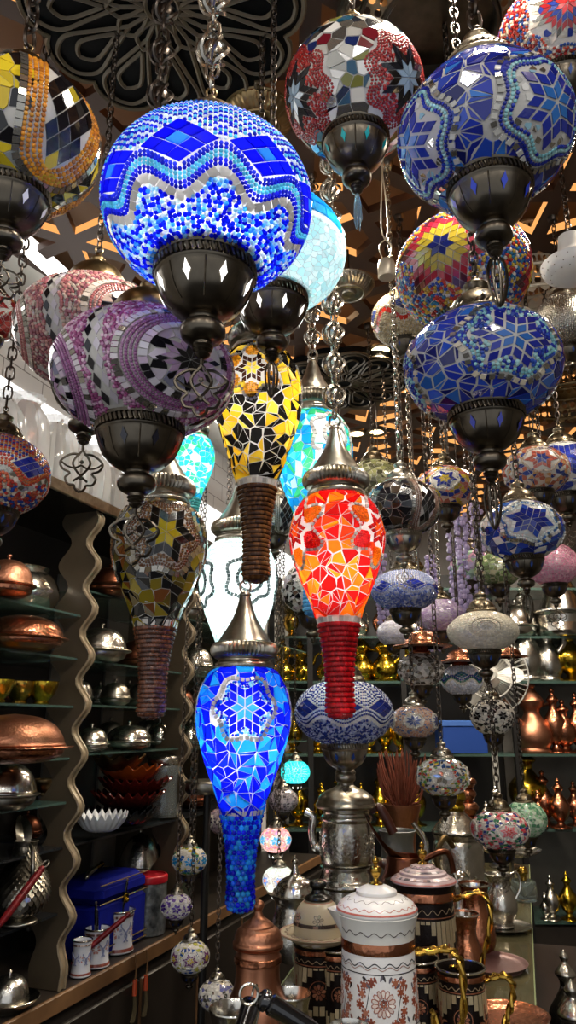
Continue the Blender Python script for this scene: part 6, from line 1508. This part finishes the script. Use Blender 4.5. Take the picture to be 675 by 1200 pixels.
# silver things on the side ledge
def side(label, px, py, t, hh, kind='u'):
    P = at(px, py, t)
    return P
for a, hh, nm, w in ((-.22, .26, 'upper silver pot with a spigot, on the ledge at the right side of the counter', 1.5), (.02, .2, 'smaller silver pot on the ledge, behind the one with a spigot', 1.6), (-.4, .24, 'silver pot on the ledge at the bottom right', 1.5), (.2, .22, 'farthest silver pot on the ledge beside the counter', 1.4)):
    P = tw(a, -.085, .72); r = urn('side_pot', nm, P, hh*1.25, 'silver', w=w*.62, cat='pot', rz=.3)
    if 'spigot,' in nm and nm.startswith('upper'): MB().tube([(.06, -.02, .2), (.1, -.03, .215), (.11, -.03, .22)], [.006, .007, .009], 8).build('spigot', 'silver_smooth', r)
# dark tray stand by the left cabinet
P = at(236, 922, 2.35); base_z = 0
sd = thing('lamp_tray_stand', 'dark stand with a round grey tray on top, in front of the left cabinet', 'stand', (P.x+.02, P.y, 0))
MB().lathe([(0, 0), (.14, 0), (.14, .012), (.03, .03), (0, .03)], 32).build('base', 'frame_dark', sd)
MB().tube([(0, 0, .02), (0, 0, P.z-.01)], .012, 10).build('pole', 'frame_dark', sd)
MB().lathe([(0, P.z-.02), (.065, P.z-.02), (.072, P.z-.01), (.07, P.z+.012), (.075, P.z+.014), (.07, P.z+.02), (0, P.z+.016)], 40).build('tray', 'silver_old', sd)
# ---------------------------------------------------------------- hanging metalwork
M['ivory_metal'] = mat('ivory_metal', 'c2b8a4', .5, .4)
def pierced(mb, prof2, n, mi=0, hole=.3, thick=.0):
    """band between two profile points, one round hole per cell"""
    (r0, z0), (r1, z1) = prof2
    def P(a, v): r = r0+(r1-r0)*v; return (r*math.cos(a), r*math.sin(a), z0+(z1-z0)*v)
    for k in range(n):
        a0 = TAU*k/n; w = TAU/n; V = []
        sq = [(0, 0), (.5, 0), (1, 0), (1, .5), (1, 1), (.5, 1), (0, 1), (0, .5)]
        for u, v in sq: V.append(P(a0+u*w, v))
        for i in range(8): b = TAU*i/8-3*PI/4; V.append(P(a0+(.5+hole*math.cos(b))*w, .5+hole*math.sin(b)))
        mb.raw(V, [[i, (i+1) % 8, 8+(i+1) % 8, 8+i] for i in range(8)], mi)
    return mb
def hoopr(mb, r, z, w, mi=0, n=64): return mb.tube([(r*math.cos(TAU*i/n), r*math.sin(TAU*i/n), z) for i in range(n)], w, 6, True, mi=mi)
M['bronze_soft'] = mat('dull_bronze', '8f7d62', .35, .45, noise=('5f523e', 30, .3))
# big pierced dark tray lamp at the top
P = at(512, 12, 1.45); R = 116*1.45/F_PX
root = thing('pierced_chandelier', 'big round dark pierced metal chandelier at the top edge, right of centre', 'chandelier', (P.x, P.y, P.z-.05))
tr = MB().lathe([(0, .03), (.55*R, .03), (.57*R, .0), (.60*R, -.01), (.60*R, .03)], 64); hoopr(tr, .58*R, -.005, .006)
hoopr(tr, R, 0, .008); hoopr(tr, R*.985, .045, .006); hoopr(tr, .8*R, .012, .006)
tr.build('tray', 'gun', root)
g = MB(); pierced(g, ((.6*R, -.002), (.7*R, .004)), 34, hole=.36); pierced(g, ((.7*R, .004), (.8*R, .012)), 40, hole=.36); pierced(g, ((R, .0), (.985*R, .045)), 54, hole=.36); pierced(g, ((.8*R, .012), (.99*R, .0)), 30, hole=.42)
g.build('pierced_gallery', 'bronze_soft', root)
ch = MB()
for k in range(4):
    a = TAU*k/4+.5; ch.tube([(.8*R*math.cos(a), .8*R*math.sin(a), .02), (.1*R*math.cos(a), .1*R*math.sin(a), CEIL-P.z+.05)], .004, 5)
ch.build('suspension', 'chain_dark', root)
# ribbed brass ceiling dish behind the big lit blue lamp
def ribbed(label, px, py, z, R, m='brass_old', drop=.0):
    P = on_z(px, py, z); root = thing('ribbed_canopy', label, 'ceiling fitting', (P.x, P.y, z-.03))
    MB().lathe([(0, -.012), (.25*R, -.01), (.3*R, .0), (.3*R, .0), (.6*R, -.006), (.9*R, .01), (R, .022), (R, .026), (R, .026), (.9*R, .03), (0, .03)], 120, sm=2, flute=(36, .05, -.01, .03)).build('dish', m, root)
    rr = MB(); hoopr(rr, .62*R, -.006, .003); hoopr(rr, R, .024, .004); rr.build('beaded_ring', m, root)
    if z < CEIL: MB().tube([(0, 0, .02), (0, 0, CEIL-z+.035)], .005, 6).build('rod', 'chain_dark', root)
ribbed('ribbed brass ceiling dish, behind the big lit blue lamp', 303, 134, 2.9, .08)
ribbed('smaller ribbed silver dish right of the white and sky blue lamp', 408, 332, 2.82, .075, 'silver_old')
# bulb socket
P = at(453, 316, 1.75); root = thing('lamp_socket', 'bare white bulb socket hanging from two wires', 'lamp socket', (P.x, P.y, P.z-.022))
MB().lathe([(0, .0), (.018, 0), (.021, .004), (.021, .035), (.018, .044), (0, .046)], 24).build('socket', 'ivory_metal', root)
for s in (-1, 1): MB().tube(sp3([(s*.006, 0, .045), (s*.014, .004, .09), (-s*.008, 0, .14), (s*.005, 0, CEIL-P.z+.022)], 6), .0018, 5).build('wire', 'enamel_cream', root)
# tiered pierced chandeliers at the right
def tiered(label, px, py, t, Rp, m='ivory_metal', tiers=3, up=1):
    P = at(px, py, t); R = Rp*t/F_PX; root = thing('tiered_chandelier', label, 'chandelier', (P.x, P.y, P.z))
    z = 0; r = R
    for i in range(tiers):
        g = MB(); hoopr(g, r, z, .006); hoopr(g, r*.97, z+.075, .005); pierced(g, ((r, z), (r*.98, z+.035)), 36, hole=.4); pierced(g, ((r*.98, z+.035), (r*.97, z+.075)), 36, hole=.38)
        n = 24
        for k in range(n):   # scalloped lower edge
            a0 = TAU*k/n; g.raw([(r*math.cos(a0+TAU/n*u), r*math.sin(a0+TAU/n*u), z-.022*math.sin(PI*u)) for u in (0, .25, .5, .75, 1)], [[0, 1, 2, 3, 4]])
        g.lathe([(r*.97, z+.075), (r*.8, z+.09), (r*.7, z+.1)], 48); g.build('pierced_ring', m, root); z += .1; r *= .68
    MB().tube([(0, 0, z-.01), (0, 0, CEIL-P.z)], .006, 8).lathe([(r*1.03/.68*.7, z), (r*.5, z+.03), (0, z+.05)], 32).build('stem', 'bronze', root)
tiered('ivory pierced chandelier of three rings, behind the right side of the lower blue globe', 628, 362, 2.3, 52)
tiered('second, darker pierced chandelier low at the right edge', 668, 470, 2.7, 52, 'brass_old', 2)
# white bell shade and beaded silver ball at the right edge
P = at(672, 318, 1.75); R = 36*1.75/F_PX
root = thing('white_glass_lamp', 'white dotted glass bell lamp at the right edge', 'lamp', (P.x, P.y, P.z-.5*R))
mb = MB().lathe([(0, -.3*R), (.5*R, -.25*R), (.9*R, -.05*R), (R, .2*R), (.97*R, .3*R), (.6*R, .55*R), (.42*R, .8*R), (.36*R, 1.3*R), (.36*R, 1.3*R), (0, 1.3*R)], 48, 0, (.75, .75, .74), c=(0, 0, .5*R), sm=3)
Sf = Surf(R, prof=[(.97*R, .3*R), (1.0*R, .2*R), (.9*R, -.05*R), (.5*R, -.25*R)]); mo = Mosaic(Sf, mb, 0, .0005)
m2 = MB(); 
mb.build('shade', 'paint', root)
dt = MB()
for i in range(3):
    for k in range(18):
        a = TAU*(k+.5*i)/18; r, z = ((.99*R, .12*R), (.9*R, -.04*R), (.72*R, -.16*R))[i]; dt.ball((r*math.cos(a), r*math.sin(a), .5*R+z), .02*R, n=6)
dt.build('dots', 'bronze', root)
cm = chain_mb(1.8*R, CEIL-P.z+.5*R, .024); cm.build('chain', 'chain_dark', root)
lamp('silver beaded ball lamp under the white dotted bell lamp', 662, 380, 2.0, 36, lambda m, R: m.bead_fill(.07*R, [H('8c8478'), H('a39a8c'), H('6c655a')]), hr=.95, capm='silver_old', fin=None, gmat=['silver_old', 'silver', 'silver'])
# lilac bead strands
M['lilac'] = mat('lilac_beads', 'a79cc4', 0, .25, coat=.4)
random.seed(5)
sp = [(528, 600, 2.75, 120, 'farthest left'), (538, 590, 2.6, 150, 'second from the left'), (548, 605, 2.8, 130, 'third from the left'), (557, 585, 2.7, 120, 'fourth from the left'), (447, 650, 2.8, 90, 'left of the indigo beaded globe'), (505, 650, 2.9, 110, 'right of the indigo beaded globe'), (492, 690, 2.7, 80, 'above the wide copper lid')]
for px, py, t, L, nm in sp:
    P = at(px, py, t); ln = L*t/F_PX; root = thing('bead_strand', f'strand of lilac glass beads hanging at the right, {nm}', 'bead strand', (P.x, P.y, P.z-ln), 0, 'lilac bead strands')
    MB().tube([(0, 0, .0), (0, 0, CEIL-P.z+ln)], .0018, 5).build('cord', 'chain_dark', root)
    b = MB(); z = 0
    while z < ln:
        for k in range(3): a = random.random()*TAU; b.ball((.016*math.cos(a), .016*math.sin(a), z), random.uniform(.008, .013), n=7)
        z += .017
    b.build('beads', 'lilac', root)
# wide copper lids on two hanging lamps
for px, py, t, Rp, lb in ((495, 758, 2.12, 27, 'wide copper lid hanging over the grey crystal lamp'), (540, 776, 2.27, 22, 'copper lid hanging over the teal zigzag lamp'), (597, 770, 2.7, 17, 'small copper lid right of the ivory globe lamp')):
    P = at(px, py, t); R = Rp*t/F_PX
    vessel('hanging_copper_shade', lb, 'lamp shade', P, [('lid', [(.9*R, -.05*R), (1.25*R, 0), (1.27*R, .04*R), (1.27*R, .04*R), (.85*R, .08*R), (.75*R, .3*R), (.55*R, .55*R), (.25*R, .68*R), (0, .7*R)], 'copper'), ('knob', lambda: MB().ball((0, 0, .76*R), .1*R), 'copper'), ('hanger', lambda: MB().tube([(0, 0, .8*R), (0, 0, CEIL-P.z)], .0018, 5), 'chain_dark')])
# ---------------------------------------------------------------- camera and light
cam = bpy.data.cameras.new('camera'); cam.sensor_fit = 'VERTICAL'; cam.sensor_height = 36; cam.lens = F_PX/1200*36; cam.clip_start = .05
co = bpy.data.objects.new('camera', cam); C.objects.link(co); co.location = EYE; co.rotation_euler = (PI/2+PITCH, 0, 0)
bpy.context.scene.camera = co
w = bpy.data.worlds.new('world'); bpy.context.scene.world = w; w.use_nodes = True
w.node_tree.nodes['Background'].inputs[0].default_value = (.9, .94, 1, 1); w.node_tree.nodes['Background'].inputs[1].default_value = .8
vs = bpy.context.scene.view_settings; vs.view_transform = 'Standard'; vs.look = 'None'; vs.gamma = 1; vs.use_curve_mapping = False; vs.exposure = 0
light('front_fill', 'AREA', (-.5, -.9, 2.85), 24, (1, .96, .9), (1.6, .5), rot=(math.radians(-30), 0, 0))  # unseen area light added behind the camera for fill and metal highlights
light('front_fill', 'AREA', (1.5, -.4, 2.85), 15, (1, .93, .85), (1.2, .5), rot=(math.radians(-25), math.radians(25), 0))  # second added fill from the right, no fitting modelled
for x, y in ((-1.2, -.6), (-.4, -.5), (.4, -.5), (1.2, -.6), (-.8, -1.6), (.1, -1.7), (1.0, -1.6)): light('sparkle_fill', 'POINT', (x, y, 2.85), 9, (1, .95, .88), .05)  # unseen points added behind the camera to put sparkle on the metals
# light from the panel on the left wall
p = lw(.9, .32, 2.52); light('panel_glow', 'AREA', tuple(p), 9, (1, .97, .92), (4.2, .18), rot=(PI/2, 0, UA+PI))
def downlight(label, px, py, e=25, col=(1, .78, .5), z=2.925):
    P = on_z(px, py, z); root = thing('downlight', label, 'ceiling light', (P.x, P.y, z), 0, 'warm ceiling spots')
    MB().lathe([(.035, 0), (.05, -.004), (.052, 0), (.05, .02)], 24).build('rim', 'bronze', root)
    MB().lathe([(0, .004), (.036, .004)], 20).build('lens', 'warm_lens', root)
    light('spot', 'SPOT', (0, 0, -.01), e, col, .04, root, (0, 0, 0), 120)
M['warm_lens'] = emit_mat('warm_lens', (1, .75, .4), 8)
downlight('warm ceiling spot just above the farther black ceiling rose', 446, 411)
downlight('warm ceiling spot left of the chain of the black and white globe', 418, 509)
downlight('warm ceiling spot right of the chain of the black and white globe', 441, 507)
for x, y, e in ((.3, .75, 8), (1.0, 1.5, 8), (.1, 1.75, 9), (1.0, 2.9, 9), (1.6, 3.9, 10), (.7, 4.0, 10), (.15, 2.9, 9)):
    light('overhead_fill', 'SPOT', (x, y, 2.90), e*5.5, (1, .88, .72), .08, None, (0, 0, 0), 140)  # bare spots without fittings, added to brighten the shop overall
light('shelf_fill', 'SPOT', (.35, .9, 2.88), 150, (1, .93, .84), .12, None, Vector((-.95, 1.0, -1.7)).to_track_quat('-Z', 'Y').to_euler(), 75)  # unseen spot added to brighten the left shelf
light('shelf_fill', 'SPOT', (.9, 3.2, 2.88), 120, (1, .9, .78), .12, None, Vector((.1, 1.3, -1.5)).to_track_quat('-Z', 'Y').to_euler(), 100)  # unseen spot added to brighten the back shelves
# led strips in the ceiling void
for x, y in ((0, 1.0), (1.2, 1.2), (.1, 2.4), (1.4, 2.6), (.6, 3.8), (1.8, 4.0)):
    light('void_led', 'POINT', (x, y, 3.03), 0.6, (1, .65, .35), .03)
